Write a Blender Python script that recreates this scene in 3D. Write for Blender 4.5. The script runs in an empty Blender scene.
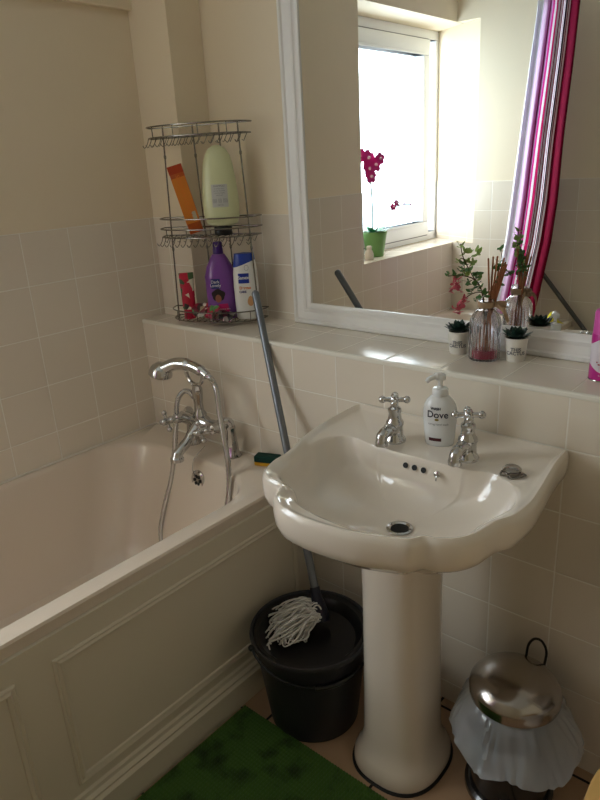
import bpy, bmesh, math, random
from mathutils import Vector, Matrix, noise
random.seed(7)
PI = math.pi
sc = bpy.context.scene
C = sc.collection

# ------------------------------------------------------------------ camera
CX, CY, CZ = 0.9514, -1.2959, 1.401
YAW, PITCH, ROLL, FPX = 0.7259, 0.3439, -0.0577, 659.73
fw = Vector((-math.sin(YAW)*math.cos(PITCH), math.cos(YAW)*math.cos(PITCH), -math.sin(PITCH)))
rt0 = Vector((math.cos(YAW), math.sin(YAW), 0)); up0 = rt0.cross(fw)
rt = rt0*math.cos(ROLL) + up0*math.sin(ROLL)
up = -rt0*math.sin(ROLL) + up0*math.cos(ROLL)
cam_d = bpy.data.cameras.new('camera'); cam = bpy.data.objects.new('camera', cam_d); C.objects.link(cam)
cam.matrix_world = Matrix(((rt.x, up.x, -fw.x, CX), (rt.y, up.y, -fw.y, CY), (rt.z, up.z, -fw.z, CZ), (0, 0, 0, 1)))
cam_d.sensor_fit = 'AUTO'; cam_d.sensor_width = 36; cam_d.lens = FPX*36/800; cam_d.clip_start = .02
sc.camera = cam

# ------------------------------------------------------------------ sky / light / exposure
w = bpy.data.worlds.new('sky'); sc.world = w; w.use_nodes = True
nt = w.node_tree; bg = nt.nodes['Background']
tc = nt.nodes.new('ShaderNodeTexCoord'); sep = nt.nodes.new('ShaderNodeSeparateXYZ'); rmp = nt.nodes.new('ShaderNodeValToRGB')
nt.links.new(tc.outputs['Generated'], sep.inputs[0]); nt.links.new(sep.outputs['Z'], rmp.inputs[0])
rmp.color_ramp.elements[0].position = 0.0; rmp.color_ramp.elements[0].color = (.76, .88, 1.0, 1)
rmp.color_ramp.elements[1].position = 0.30; rmp.color_ramp.elements[1].color = (.955, .975, 1.0, 1)
nt.links.new(rmp.outputs[0], bg.inputs['Color']); bg.inputs['Strength'].default_value = 10.0
pd = bpy.data.lights.new('window_portal', 'AREA'); pd.shape = 'RECTANGLE'; pd.size = 1.02; pd.size_y = 1.06; pd.cycles.is_portal = True
po = bpy.data.objects.new('window_portal', pd); C.objects.link(po); po.location = (-1.14, -1.33, 1.49); po.rotation_euler = (0, -PI/2, 0)
sc.view_settings.view_transform = 'Standard'; sc.view_settings.look = 'None'
sc.view_settings.exposure = 0.0; sc.view_settings.gamma = 1.0; sc.view_settings.use_curve_mapping = False

# ------------------------------------------------------------------ materials
def lin(c):
    return tuple((x/12.92 if x <= .04045 else ((x+.055)/1.055)**2.4) for x in [v/255 for v in c])
def mat(name, rgb, rough=.5, metal=0, trans=0, ior=1.45, coat=0, alpha=1, bump=None, var=0, sss=0):
    m = bpy.data.materials.new(name); m.use_nodes = True; n = m.node_tree; b = n.nodes['Principled BSDF']
    b.inputs['Base Color'].default_value = (*lin(rgb), 1); b.inputs['Roughness'].default_value = rough
    b.inputs['Metallic'].default_value = metal; b.inputs['Transmission Weight'].default_value = trans
    b.inputs['IOR'].default_value = ior; b.inputs['Coat Weight'].default_value = coat; b.inputs['Alpha'].default_value = alpha
    if coat: b.inputs['Coat Roughness'].default_value = .05
    g = n.nodes.new('ShaderNodeNewGeometry')
    if bump:
        nz = n.nodes.new('ShaderNodeTexNoise'); nz.inputs['Scale'].default_value = bump[0]; nz.inputs['Detail'].default_value = 3
        n.links.new(g.outputs['Position'], nz.inputs['Vector'])
        bp = n.nodes.new('ShaderNodeBump'); bp.inputs['Strength'].default_value = bump[1]; bp.inputs['Distance'].default_value = bump[2]
        n.links.new(nz.outputs['Fac'], bp.inputs['Height']); n.links.new(bp.outputs[0], b.inputs['Normal'])
    if var:
        nz = n.nodes.new('ShaderNodeTexNoise'); nz.inputs['Scale'].default_value = 5; nz.inputs['Detail'].default_value = 4
        n.links.new(g.outputs['Position'], nz.inputs['Vector'])
        mx = n.nodes.new('ShaderNodeMix'); mx.data_type = 'RGBA'
        a = lin(rgb); mx.inputs[6].default_value = (*[x*(1-var) for x in a], 1); mx.inputs[7].default_value = (*[min(1, x*(1+var)) for x in a], 1)
        n.links.new(nz.outputs['Fac'], mx.inputs[0]); n.links.new(mx.outputs[2], b.inputs['Base Color'])
    return m
def mth(n, op, a, b=None, c=None):
    x = n.nodes.new('ShaderNodeMath'); x.operation = op
    for i, v in enumerate((a, b, c)):
        if v is None: continue
        if isinstance(v, (int, float)): x.inputs[i].default_value = v
        else: n.links.new(v, x.inputs[i])
    return x.outputs[0]
def tile_mat(name, ax1, off1, ax2, off2, tile=(235, 223, 205), grout=(248, 242, 230), size=.15, gw=.003, rough=.16, s2=None, vary=.018):
    """square wall tiles with grout, laid out in world metres"""
    m = bpy.data.materials.new(name); m.use_nodes = True; n = m.node_tree; b = n.nodes['Principled BSDF']
    g = n.nodes.new('ShaderNodeNewGeometry'); s = n.nodes.new('ShaderNodeSeparateXYZ'); n.links.new(g.outputs['Position'], s.inputs[0])
    cells = []; ds = []
    for ax, off, sz in ((ax1, off1, size), (ax2, off2, s2 or size)):
        t = mth(n, 'DIVIDE', mth(n, 'SUBTRACT', s.outputs[ax], off), sz)
        fl = mth(n, 'FLOOR', t); fr = mth(n, 'SUBTRACT', t, fl); cells.append(fl)
        ds.append(mth(n, 'MULTIPLY', mth(n, 'MINIMUM', fr, mth(n, 'SUBTRACT', 1, fr)), sz))
    d = mth(n, 'MINIMUM', ds[0], ds[1])
    isg = mth(n, 'LESS_THAN', d, gw/2)
    cmb = n.nodes.new('ShaderNodeCombineXYZ'); n.links.new(cells[0], cmb.inputs[0]); n.links.new(cells[1], cmb.inputs[1])
    wn = n.nodes.new('ShaderNodeTexWhiteNoise'); n.links.new(cmb.outputs[0], wn.inputs['Vector'])
    mr = n.nodes.new('ShaderNodeMix'); mr.data_type = 'RGBA'; a = lin(tile)
    mr.inputs[6].default_value = (*[x*(1-vary) for x in a], 1); mr.inputs[7].default_value = (*[min(1, x*(1+vary)) for x in a], 1)
    n.links.new(wn.outputs['Value'], mr.inputs[0])
    mx = n.nodes.new('ShaderNodeMix'); mx.data_type = 'RGBA'; n.links.new(isg, mx.inputs[0]); n.links.new(mr.outputs[2], mx.inputs[6])
    mx.inputs[7].default_value = (*lin(grout), 1); n.links.new(mx.outputs[2], b.inputs['Base Color'])
    n.links.new(mth(n, 'MULTIPLY_ADD', isg, .6, rough), b.inputs['Roughness'])
    h = n.nodes.new('ShaderNodeMapRange'); h.inputs[1].default_value = gw*.3; h.inputs[2].default_value = gw*.3+.003; h.interpolation_type = 'SMOOTHSTEP'
    n.links.new(d, h.inputs[0])
    nz = n.nodes.new('ShaderNodeTexNoise'); nz.inputs['Scale'].default_value = 9; n.links.new(g.outputs['Position'], nz.inputs['Vector'])
    hh = mth(n, 'MULTIPLY_ADD', nz.outputs['Fac'], .6, h.outputs[0])
    bp = n.nodes.new('ShaderNodeBump'); bp.inputs['Strength'].default_value = .55; bp.inputs['Distance'].default_value = .001
    n.links.new(hh, bp.inputs['Height']); n.links.new(bp.outputs[0], b.inputs['Normal'])
    return m

XL, ZL, ZB, D1, DW, ZT = -.8853, .9371, .5636, .0975, .2306, 1.2593
XP, XR = -.1758, -.1833
CREAM = (240, 224, 196)
paint = mat('magnolia_paint', CREAM, .6, bump=(60, .12, .002), var=.025)
ceilm = mat('ceiling_paint', (250, 248, 242), .7)
t_left = tile_mat('tile_left', 1, -.07, 2, ZT-1.5)
t_back = tile_mat('tile_back', 0, .3814, 2, ZT-1.5)
t_low = tile_mat('tile_low', 0, .3814, 2, .8111-1.5)
t_ledge = tile_mat('tile_ledge', 0, .3814, 1, .003, grout=(235, 228, 212))
t_side = tile_mat('tile_side', 1, .0440, 2, ZT-1.5)
edge_trim = mat('tile_edge_trim', (244, 238, 224), .15)
floor_m = tile_mat('floor_tile', 0, .600, 1, -.03, tile=(190, 156, 124), grout=(38, 32, 28), size=.335, gw=.007, rough=.35, vary=.08)
upvc = mat('white_upvc', (242, 244, 246), .25)
bath_m = mat('bath_acrylic', (230, 214, 195), .18, coat=.4)
panel_m = mat('panel_paint', (230, 219, 198), .4)
ceramic = mat('cream_vitreous_china', (240, 228, 213), .07, coat=.5)
chrome = mat('chrome', (200, 200, 200), .09, metal=1, bump=(90, .05, .001))
steel = mat('brushed_steel', (170, 165, 160), .18, metal=1)
wire_m = mat('wire_chrome', (140, 138, 134), .25, metal=1)
dark_hole = mat('dark_hole', (18, 16, 15), .6)
blackp = mat('black_plastic', (13, 13, 15), .34)
bucket_m = mat('bucket_plastic', (44, 44, 48), .4)
frame_m = mat('mirror_frame_paint', (244, 240, 234), .35, bump=(120, .15, .001))
mirror_m = mat('mirror_silver', (236, 238, 236), .0, metal=1)
seal_m = mat('dark_sealant', (22, 20, 18), .5)

# ------------------------------------------------------------------ mesh helpers
def link(name, bm, m, parent=None, smooth=True, loc=None, kind=None, label=None):
    bmesh.ops.remove_doubles(bm, verts=bm.verts, dist=1e-6)
    bmesh.ops.recalc_face_normals(bm, faces=bm.faces)
    me = bpy.data.meshes.new(name); bm.to_mesh(me); bm.free()
    for x in (m if isinstance(m, (list, tuple)) else [m]): me.materials.append(x)
    if smooth:
        for p in me.polygons: p.use_smooth = True
        me.set_sharp_from_angle(angle=math.radians(38))
    o = bpy.data.objects.new(name, me); C.objects.link(o)
    if parent: o.parent = parent
    if loc: o.location = loc
    if kind: o['kind'] = kind
    if label: o['label'] = label
    return o
def thing(name, label, cat, loc=(0, 0, 0), rz=0, group=None):
    o = bpy.data.objects.new(name, None); C.objects.link(o); o.empty_display_size = .05
    o.location = loc; o.rotation_euler = (0, 0, rz); tag(o, label, cat, group); return o
def tag(o, label, cat, group=None):
    o['label'] = label; o['category'] = cat
    if group: o['group'] = group
    return o
def box(bm, a, b, bev=0, seg=2, mi=0):
    x0, y0, z0 = a; x1, y1, z1 = b
    v = [bm.verts.new(p) for p in ((x0,y0,z0),(x1,y0,z0),(x1,y1,z0),(x0,y1,z0),(x0,y0,z1),(x1,y0,z1),(x1,y1,z1),(x0,y1,z1))]
    fs = [bm.faces.new([v[i] for i in q]) for q in ((3,2,1,0),(4,5,6,7),(0,1,5,4),(1,2,6,5),(2,3,7,6),(3,0,4,7))]
    for f in fs: f.material_index = mi
    if bev:
        es = list({e for f in fs for e in f.edges})
        r = bmesh.ops.bevel(bm, geom=es, offset=bev, segments=seg, profile=.5, affect='EDGES')
        for f in r['faces']: f.material_index = mi
    return v
def loft(bm, rings, cap0=True, cap1=True, closed=True, mi=0):
    vs = [[bm.verts.new(p) for p in r] for r in rings]
    n = len(vs[0])
    for a, b in zip(vs, vs[1:]):
        for i in range(n if closed else n-1):
            j = (i+1) % n
            f = bm.faces.new((a[i], a[j], b[j], b[i])); f.material_index = mi
    if cap0: bm.faces.new(vs[0][::-1]).material_index = mi
    if cap1: bm.faces.new(vs[-1]).material_index = mi
    return vs
def lathe(bm, prof, c=(0, 0, 0), n=32, sx=1, sy=1, cap0=True, cap1=True, M=None, mi=0, flute=None):
    rings = []
    for r, z in prof:
        ring = []
        for i in range(n):
            a = 2*PI*i/n; rr = max(r, 1e-4)
            if flute: rr *= 1 + flute[1]*math.cos(flute[0]*a)
            p = Vector((rr*math.cos(a)*sx, rr*math.sin(a)*sy, z))
            if M: p = M @ p
            ring.append(p+Vector(c))
        rings.append(ring)
    return loft(bm, rings, cap0, cap1, mi=mi)
def smooth_path(pts, k=6, closed=False):
    P = [Vector(p) for p in pts]; out = []; n = len(P)
    for i in range(n if closed else n-1):
        p0 = P[(i-1) % n] if closed or i > 0 else P[0]; p1 = P[i]; p2 = P[(i+1) % n]
        p3 = P[(i+2) % n] if closed or i+2 < n else P[-1]
        for j in range(k):
            t = j/k
            out.append(.5*((2*p1)+(p2-p0)*t+(2*p0-5*p1+4*p2-p3)*t*t+(3*p1-p0-3*p2+p3)*t**3))
    if not closed: out.append(P[-1])
    return out
def tube(bm, pts, r, n=8, closed=False, mi=0, ribs=None):
    P = [Vector(p) for p in pts]; N = len(P); rings = []
    ref = None
    for i, p in enumerate(P):
        a = P[i-1] if (i > 0 or closed) else P[0]; b = P[(i+1) % N] if (i < N-1 or closed) else P[-1]
        t = (b-a)
        t = t.normalized() if t.length > 1e-9 else Vector((0, 0, 1))
        if ref is None:
            ref = Vector((0, 0, 1)) if abs(t.z) < .9 else Vector((1, 0, 0))
        u = (ref - t*ref.dot(t)).normalized(); v = t.cross(u); ref = u
        rr = r[min(i, len(r)-1)] if isinstance(r, (list, tuple)) else r
        if ribs and i % 2: rr *= ribs
        rings.append([p + (u*math.cos(2*PI*k/n)+v*math.sin(2*PI*k/n))*rr for k in range(n)])
    if closed:
        vs = [[bm.verts.new(q) for q in rg] for rg in rings]
        for i in range(N):
            a, b = vs[i], vs[(i+1) % N]
            for k in range(n): bm.faces.new((a[k], a[(k+1) % n], b[(k+1) % n], b[k])).material_index = mi
    else: loft(bm, rings, mi=mi)
def ball(bm, c, r, seg=14, rings=9, s=(1, 1, 1), M=None):
    prof = [(r*math.sin(PI*i/rings), -r*math.cos(PI*i/rings)) for i in range(rings+1)]
    rg = []
    for rr, z in prof:
        ring = []
        for i in range(seg):
            a = 2*PI*i/seg; q = Vector((max(rr, 1e-5)*math.cos(a)*s[0], max(rr, 1e-5)*math.sin(a)*s[1], z*s[2]))
            if M: q = M @ q
            ring.append(q+Vector(c))
        rg.append(ring)
    loft(bm, rg)
def B(): return bmesh.new()
def align(d):
    return Vector(d).to_track_quat('Z', 'Y').to_matrix()
def text_mesh(name, s, size, wrap, m, parent, bold=0, label=None):
    """wrap(x, y) -> local 3-D point for the flat text coordinate"""
    cu = bpy.data.curves.new('t', 'FONT'); cu.body = s; cu.size = size; cu.align_x = 'CENTER'; cu.align_y = 'CENTER'; cu.offset = bold; cu.space_line = .8
    o = bpy.data.objects.new('t', cu); C.objects.link(o)
    dg = bpy.context.evaluated_depsgraph_get(); me = bpy.data.meshes.new_from_object(o.evaluated_get(dg))
    bpy.data.objects.remove(o); bpy.data.curves.remove(cu)
    for v in me.vertices: v.co = wrap(v.co.x, v.co.y)
    me.name = name; me.materials.clear(); me.materials.append(m)
    ob = bpy.data.objects.new(name, me); C.objects.link(ob)
    if parent: ob.parent = parent
    if label: ob['label'] = label
    return ob
class Round:
    """upright bottle-like body: profile (r,z), squashed by sx, sy; front faces local -y"""
    def __init__(s, prof, sx=1, sy=1): s.p = prof; s.sx = sx; s.sy = sy
    def r(s, z):
        for (r0, z0), (r1, z1) in zip(s.p, s.p[1:]):
            if min(z0, z1) <= z <= max(z0, z1) and abs(z1-z0) > 1e-9: return r0+(r1-r0)*(z-z0)/(z1-z0)
        return s.p[-1][0]
    def pt(s, x, z, off=.0006):
        R = s.r(z)+off; a = x/(max(s.r(z), .005)*s.sx)
        a = max(-1.5, min(1.5, a))
        return Vector((R*math.sin(a)*s.sx, -R*math.cos(a)*s.sy - (off*.5), z))
    def wrap(s, cx, cz, off=.001): return lambda x, y: s.pt(cx+x, cz+y, off)
    def patch(s, bm, x0, x1, z0, z1, off=.0006, nu=12, nv=8, f=None, mi=0):
        g = []
        for j in range(nv+1):
            row = []
            for i in range(nu+1):
                x = x0+(x1-x0)*i/nu; z = z0+(z1-z0)*j/nv
                if f: x, z = f(x, z, i/nu, j/nv)
                row.append(bm.verts.new(s.pt(x, z, off)))
            g.append(row)
        for j in range(nv):
            for i in range(nu): bm.faces.new((g[j][i], g[j][i+1], g[j+1][i+1], g[j+1][i])).material_index = mi
    def blob(s, bm, cx, cz, rx, rz, off=.001, n=20, fn=None, mi=0):
        c = bm.verts.new(s.pt(cx, cz, off)); ring = []
        for i in range(n):
            a = 2*PI*i/n; k = fn(a) if fn else 1
            ring.append(bm.verts.new(s.pt(cx+rx*k*math.cos(a), cz+rz*k*math.sin(a), off)))
        for i in range(n): bm.faces.new((c, ring[i], ring[(i+1) % n])).material_index = mi
def sc_prof(a, b, p): return [(r*a, z*b) for r, z in p]
def face_cam(x, y): return math.atan2(CX-x, -(CY-y))   # rotation that turns local -y to the camera

# ------------------------------------------------------------------ room
XR_W, YR, ZC = 1.75, -1.70, 2.38
bm = B(); box(bm, (-1.3, -2.0, -.1), (2.0, .5, 0)); link('floor', bm, floor_m, kind='structure', smooth=False)
bm = B(); box(bm, (-1.3, -2.1, ZC), (2.0, .5, ZC+.1)); link('ceiling', bm, ceilm, kind='structure', smooth=False)
# left wall with the deep window recess
bm = B(); YW0, YW1, ZS, ZH = -.832, -1.70, .935, 2.035; XO = -1.16; tk = .006
def wl(y0, y1, z0, z1, x1=XL-.004, mi=0): box(bm, (XO, y0, z0), (x1, y1, z1), mi=mi)
wl(YW0, .45, 0, ZC); wl(-2.05, YW0, 0, ZS-.006); wl(-2.05, YW0, ZH, ZC)
box(bm, (XL-.006, YW0, .3), (XL, D1+.12, ZT), mi=1)          # tiling over the bath
box(bm, (XL-.006, -1.70, .3), (XL, YW0, ZS), mi=1)
box(bm, (XO+.09, -1.95, ZS-.007), (XL+.001, YW0+.001, ZS+.0006), mi=2)         # tiled sill
link('wall_left', bm, [paint, t_left, tile_mat('tile_sill', 1, -.07, 0, XL+.01)], kind='structure', smooth=False)
# rear wall, cut back by the splayed window reveal
bm = B()
box(bm, (XL-.01, YR-.3, 0), (XR_W+.2, YR, ZS-.006)); box(bm, (XL-.01, YR-.3, ZH), (XR_W+.2, YR, ZC)); box(bm, (-.76, YR-.3, ZS-.006), (XR_W+.2, YR, ZH))
pr = [(XO, -1.90), (-.76, YR), (-.76, YR-.3), (XO, YR-.3)]
loft(bm, [[(x, y, ZS-.006) for x, y in pr], [(x, y, ZH) for x, y in pr]])
box(bm, (XL, YR, .3), (.35, YR+.006, ZS-.0), mi=1); box(bm, (-.76, YR, ZS), (.35, YR+.006, ZT), mi=1)
pt = [(XO+.08, -1.86+.006), (-.76, YR+.006), (-.76, YR-.002), (XO+.08, -1.86-.002)]
loft(bm, [[(x, y, ZS) for x, y in pt], [(x, y, ZT) for x, y in pt]], mi=1)
link('wall_rear', bm, [paint, tile_mat('tile_rear', 0, -.06, 2, ZT-1.5)], kind='structure', smooth=False)
bm = B(); box(bm, (XR_W, -2.0, 0), (XR_W+.15, .45, ZC)); link('wall_right', bm, paint, kind='structure', smooth=False)
# mirror wall with boxed-in column, tiled dado
bm = B(); box(bm, (-1.16, DW, 0), (XR_W+.2, DW+.15, ZC)); box(bm, (XL-.005, D1+.004, ZL-.02), (-.71-.004, DW+.05, ZC))
box(bm, (XL, D1, ZL-.01), (-.71, D1+.006, ZT), mi=1); box(bm, (-.716, D1+.006, ZL-.01), (-.71, DW, ZT), mi=2)
box(bm, (-.71, DW-.002, ZL-.01), (XR_W, DW, ZT), mi=1)
link('wall_back', bm, [paint, t_back, t_side], kind='structure', smooth=False)
# pipe boxing below the mirror with its tiled ledge
bm = B(); box(bm, (XL, .004, 0), (XR_W, DW+.02, ZL-.006)); 
for a, b, mi in (((XL, 0, 0), (XR_W, .005, ZL-.006), 1), ((XL, .006, ZL-.008), (XR_W, DW, ZL), 2)): box(bm, a, b, mi=mi)
R_ = .006; ring = [(0.0, ZL-.012), (-.0015, ZL-.009), (-.001, ZL-.003), (.0015, ZL), (.0065, ZL+.0004), (.0065, ZL-.012)]
loft(bm, [[(XL, y, z) for y, z in ring], [(XR_W, y, z) for y, z in ring]], mi=3)
link('wall_ledge', bm, [paint, t_low, t_ledge, edge_trim], kind='structure', smooth=False)
# bulkhead at the top of the left wall
bm = B(); box(bm, (XL-.02, -.36, 1.857), (XL+.018, D1+.01, ZC), bev=.002); link('trim_1', bm, paint, kind='structure', smooth=False)
# window
win = bpy.data.objects.new('window_1', None); C.objects.link(win); win['kind'] = 'structure'
def rect_frame(bm, x0, x1, ya, yb, za, zb, t, bev=.004):
    for a, b in (((x0, ya, za), (x1, yb, za+t)), ((x0, ya, zb-t), (x1, yb, zb)), ((x0, ya, za+t), (x1, ya+t, zb-t)), ((x0, yb-t, za+t), (x1, yb, zb-t))):
        box(bm, a, b, bev)
bm = B(); rect_frame(bm, -1.15, -1.085, -1.88, -.832, ZS, ZH, .045); link('window_frame', bm, upvc, win, kind='structure')
bm = B(); rect_frame(bm, -1.14, -1.068, -1.748, -.885, .968, 1.985, .078, .007)
rect_frame(bm, -1.12, -1.062, -1.748+.066, -.885-.066, .968+.066, 1.985-.066, .014, .003)
link('sash', bm, upvc, win, kind='structure')
gm = bpy.data.materials.new('window_glass'); gm.use_nodes = True; n = gm.node_tree; n.nodes.remove(n.nodes['Principled BSDF'])
tr = n.nodes.new('ShaderNodeBsdfTransparent'); tr.inputs[0].default_value = (.93, .96, .97, 1)
gl = n.nodes.new('ShaderNodeBsdfGlossy'); gl.inputs['Roughness'].default_value = .05; ms = n.nodes.new('ShaderNodeMixShader'); ms.inputs[0].default_value = .05
n.links.new(tr.outputs[0], ms.inputs[1]); n.links.new(gl.outputs[0], ms.inputs[2]); n.links.new(ms.outputs[0], n.nodes['Material Output'].inputs[0])
bm = B(); box(bm, (-1.106, -1.68, 1.035), (-1.102, -.955, 1.917)); link('pane', bm, gm, win, kind='structure', smooth=False)
bm = B(); rect_frame(bm, -1.09, -1.083, -1.754, -.879, .962, 1.991, .008, 0); rect_frame(bm, -1.07, -1.0665, -1.682, -.951, 1.034, 1.919, .003, 0); link('gasket', bm, mat('gasket', (120, 124, 128), .5), win, kind='structure', smooth=False)

# ------------------------------------------------------------------ bathtub
def rrect(cx, cy, hx, hy, rx, ry, n=14, nx=1, ny=1):
    pts = []
    for qx, qy, a0 in ((1, 1, 0), (-1, 1, PI/2), (-1, -1, PI), (1, -1, 1.5*PI)):
        ex, ey = cx+qx*(hx-rx), cy+qy*(hy-ry)
        for i in range(n):
            a = a0+PI/2*i/(n-1)
            pts.append((ex+rx*math.cos(a), ey+ry*math.sin(a)))
    return pts
bath = thing('bathtub', 'cream bathtub along the tiled wall with a moulded panelled side', 'bathtub', (-.53, -.85, 0))
bx, by = -.53, -.85
def ringz(pts, z): return [(x-bx, y-by, z) for x, y in pts]
OUT = rrect((XL+XR)/2+.001, -.845, (XR-XL)/2-.002, .842, .004, .004)
icx, icy = -.554, -.86
rings = [ringz(rrect((XL+XR)/2+.001, -.845, (XR-XL)/2-.008, .838, .004, .004), ZB-.032), ringz(OUT, ZB-.03), ringz(OUT, ZB-.005), ringz(rrect((XL+XR)/2+.001, -.845, (XR-XL)/2-.006, .838, .006, .006), ZB)]
for dx, dy, z, rx, ry in ((.318, .748, ZB, .17, .17), (.312, .742, ZB-.004, .168, .168), (.306, .735, ZB-.014, .165, .165), (.296, .71, ZB-.09, .16, .16),
                  (.28, .67, ZB-.2, .155, .16), (.262, .63, ZB-.31, .15, .16), (.235, .59, ZB-.365, .14, .15), (.19, .54, ZB-.385, .12, .13), (.1, .4, ZB-.39, .07, .09)):
    rings.append(ringz(rrect(icx, icy, dx, dy, rx, ry), z))
bm = B(); loft(bm, rings, cap0=False); tub = link('tub', bm, bath_m, bath)
# side panel
bm = B()
box(bm, (XP-.02-bx, -1.68-by, .0), (XP-bx, -.004-by, ZB-.031))
pan = link('side_panel', bm, panel_m, bath, smooth=False)
def bead(bm, ya, yb, za, zb):
    prof = [(0, 0), (.004, .0), (.007, .004), (.0035, .009), (.008, .014), (.005, .02), (.0, .022)]
    # mitred picture-frame moulding: offset outline inward by s, raised by h
    loops = []
    for h, s in prof:
        loops.append([(XP-bx+h-.0005, y-by, z) for y, z in ((ya+s, za+s), (yb-s, za+s), (yb-s, zb-s), (ya+s, zb-s))])
    loft(bm, loops, False, False)
for a, b in ((-.833, -.075), (-1.64, -.912)):
    bm = B(); bead(bm, a, b, .137, .478); link('panel_moulding', bm, panel_m, pan)
bm = B(); prof = [(0, .0), (.019, .0), (.019, .075), (.012, .083), (.014, .09), (.007, .098), (.006, .108), (0, .112)]
loft(bm, [[(XP-bx+h, -1.68-by, z) for h, z in prof], [(XP-bx+h, -.004-by, z) for h, z in prof]]); link('skirting', bm, panel_m, pan, smooth=False)
# overflow
ov = Vector((-.513, -.134, .50)); nrm = Vector((0, -1, .12)).normalized(); Mo = align(nrm)
bm = B(); lathe(bm, [(.001, 0), (.031, 0), (.031, .006), (.026, .010), (.018, .0085), (.001, .0085)], ov-Vector((bx, by, 0)), M=Mo, n=28); of = link('overflow_cover', bm, chrome, bath)
bm = B()
for i in range(6):
    a = i*PI/3; lathe(bm, [(.001, 0), (.0055, 0), (.0055, .002), (.001, .002)], ov-Vector((bx, by, 0))+Mo @ Vector((.012*math.cos(a), .012*math.sin(a), .0085)), M=Mo, n=10)
link('overflow_hole', bm, dark_hole, of)
bm = B(); tube(bm, smooth_path([ov+Vector((0, -.012, .01))-Vector((bx, by, 0)), Vector((-.53, -.142, .52))-Vector((bx, by, 0)), Vector((-.535, -.13, .56))-Vector((bx, by, 0)), Vector((-.54, -.075, .585))-Vector((bx, by, 0))]), .0011, 6)
link('plug_chain', bm, chrome, of)

bm = B(); tube(bm, [(XL+.002, -.003, ZB+.001), (XL+.002, -1.68, ZB+.001)], .0035, 6); tube(bm, [(XL+.002, -.003, ZB+.001), (XP, -.003, ZB+.001)], .0035, 6)
link('trim_2', bm, mat('white_caulk', (246, 238, 224), .4), kind='structure')

# ------------------------------------------------------------------ bath shower mixer
mx = thing('bath_mixer_tap', 'chrome bath mixer tap with cross handles and telephone handset on the bath end', 'tap', (-.54, -.05, ZB))
mo = Vector((-.54, -.05, ZB))
def L(*p): return Vector(p)-mo
for sx in (-1, 1):
    bm = B(); xx = -.54+sx*.093
    lathe(bm, [(.026, ZB+.0), (.026, ZB+.004), (.02, ZB+.012), (.0155, ZB+.05), (.012, ZB+.085), (.0135, ZB+.092), (.0135, ZB+.1)], L(xx, -.045, 0), n=24, flute=(8, .05))
    tube(bm, smooth_path([L(xx, -.045, ZB+.095), L(xx, -.047, ZB+.112), L(xx-sx*.006, -.058, ZB+.118), L(xx-sx*.02, -.075, ZB+.112)]), .0125, 14)
    link('pillar', bm, chrome, mx)
bm = B()
tube(bm, [L(-.63, -.082, .668), L(-.60, -.082, .668), L(-.575, -.082, .668), L(-.56, -.082, .668), L(-.52, -.082, .668), L(-.505, -.082, .668), L(-.48, -.082, .668), L(-.45, -.082, .668)], [.018, .019, .017, .025, .025, .017, .019, .018], 18)
for xx in (-.622, -.458): tube(bm, [L(xx, -.07, .668), L(xx, -.115, .672), L(xx, -.12, .672), L(xx, -.135, .674)], [.017, .0155, .0095, .0085], 16)
link('mixer_body', bm, chrome, mx)
for xx in (-.618, -.461):
    bm = B(); c = L(xx, -.15, .677)
    tube(bm, [c+Vector((0, .02, 0)), c+Vector((0, -.008, 0))], [.012, .011], 12); ball(bm, c+Vector((0, -.01, 0)), .011)
    for k in range(4):
        a = k*PI/2+.35; d = Vector((math.cos(a), 0, math.sin(a))); tube(bm, [c, c+d*.012, c+d*.022], [.0075, .0055, .0055], 10); ball(bm, c+d*.027, .0086)
    link('cross_handle', bm, chrome, mx)
bm = B(); tube(bm, smooth_path([L(-.54, -.09, .665), L(-.54, -.115, .645), L(-.54, -.145, .622), L(-.54, -.172, .607), L(-.54, -.186, .594), L(-.54, -.188, .578)], 5), [.018]*8+[.0155]*10+[.0165]*4+[.021]*6, 18); link('spout', bm, chrome, mx)
bm = B(); lathe(bm, [(.021, 0), (.020, .012), (.014, .022), (.0125, .045), (.0155, .075), (.0155, .09), (.012, .1), (.012, .105)], L(-.54, -.082, .685), n=20, flute=(6, .06))
yk = L(-.54, -.085, .79)
for s in (-1, 1): tube(bm, smooth_path([yk, yk+Vector((s*.02, 0, .006)), yk+Vector((s*.032, 0, .020)), yk+Vector((s*.038, 0, .036))], 5), .0062, 8)
link('handset_cradle', bm, chrome, mx)
# handset
bm = B()
hp = smooth_path([L(-.632, -.125, .838), L(-.60, -.108, .852), L(-.565, -.097, .854), L(-.53, -.09, .848), L(-.50, -.087, .838), L(-.482, -.086, .828)], 5)
tube(bm, hp, [.019]*4+[.0195]*8+[.0165]*8+[.013]*6, 16)
Mh = align(Vector((-.25, -.12, -1)))
lathe(bm, [(.002, -.026), (.018, -.022), (.030, -.010), (.036, .004), (.037, .014), (.033, .018), (.028, .015), (.002, .015)], L(-.646, -.127, .83), M=Mh, n=26)
hs = link('shower_handset', bm, chrome, mx)
bm = B()
for i in range(9):
    a = i*2*PI/8; r_ = 0 if i == 8 else .014
    lathe(bm, [(.001, 0), (.003, 0), (.003, .003), (.001, .003)], L(-.646, -.127, .83)+Mh @ Vector((r_*math.cos(a), r_*math.sin(a), .0145)), M=Mh, n=8)
link('spray_nozzle', bm, dark_hole, hs)
bm = B()
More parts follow.
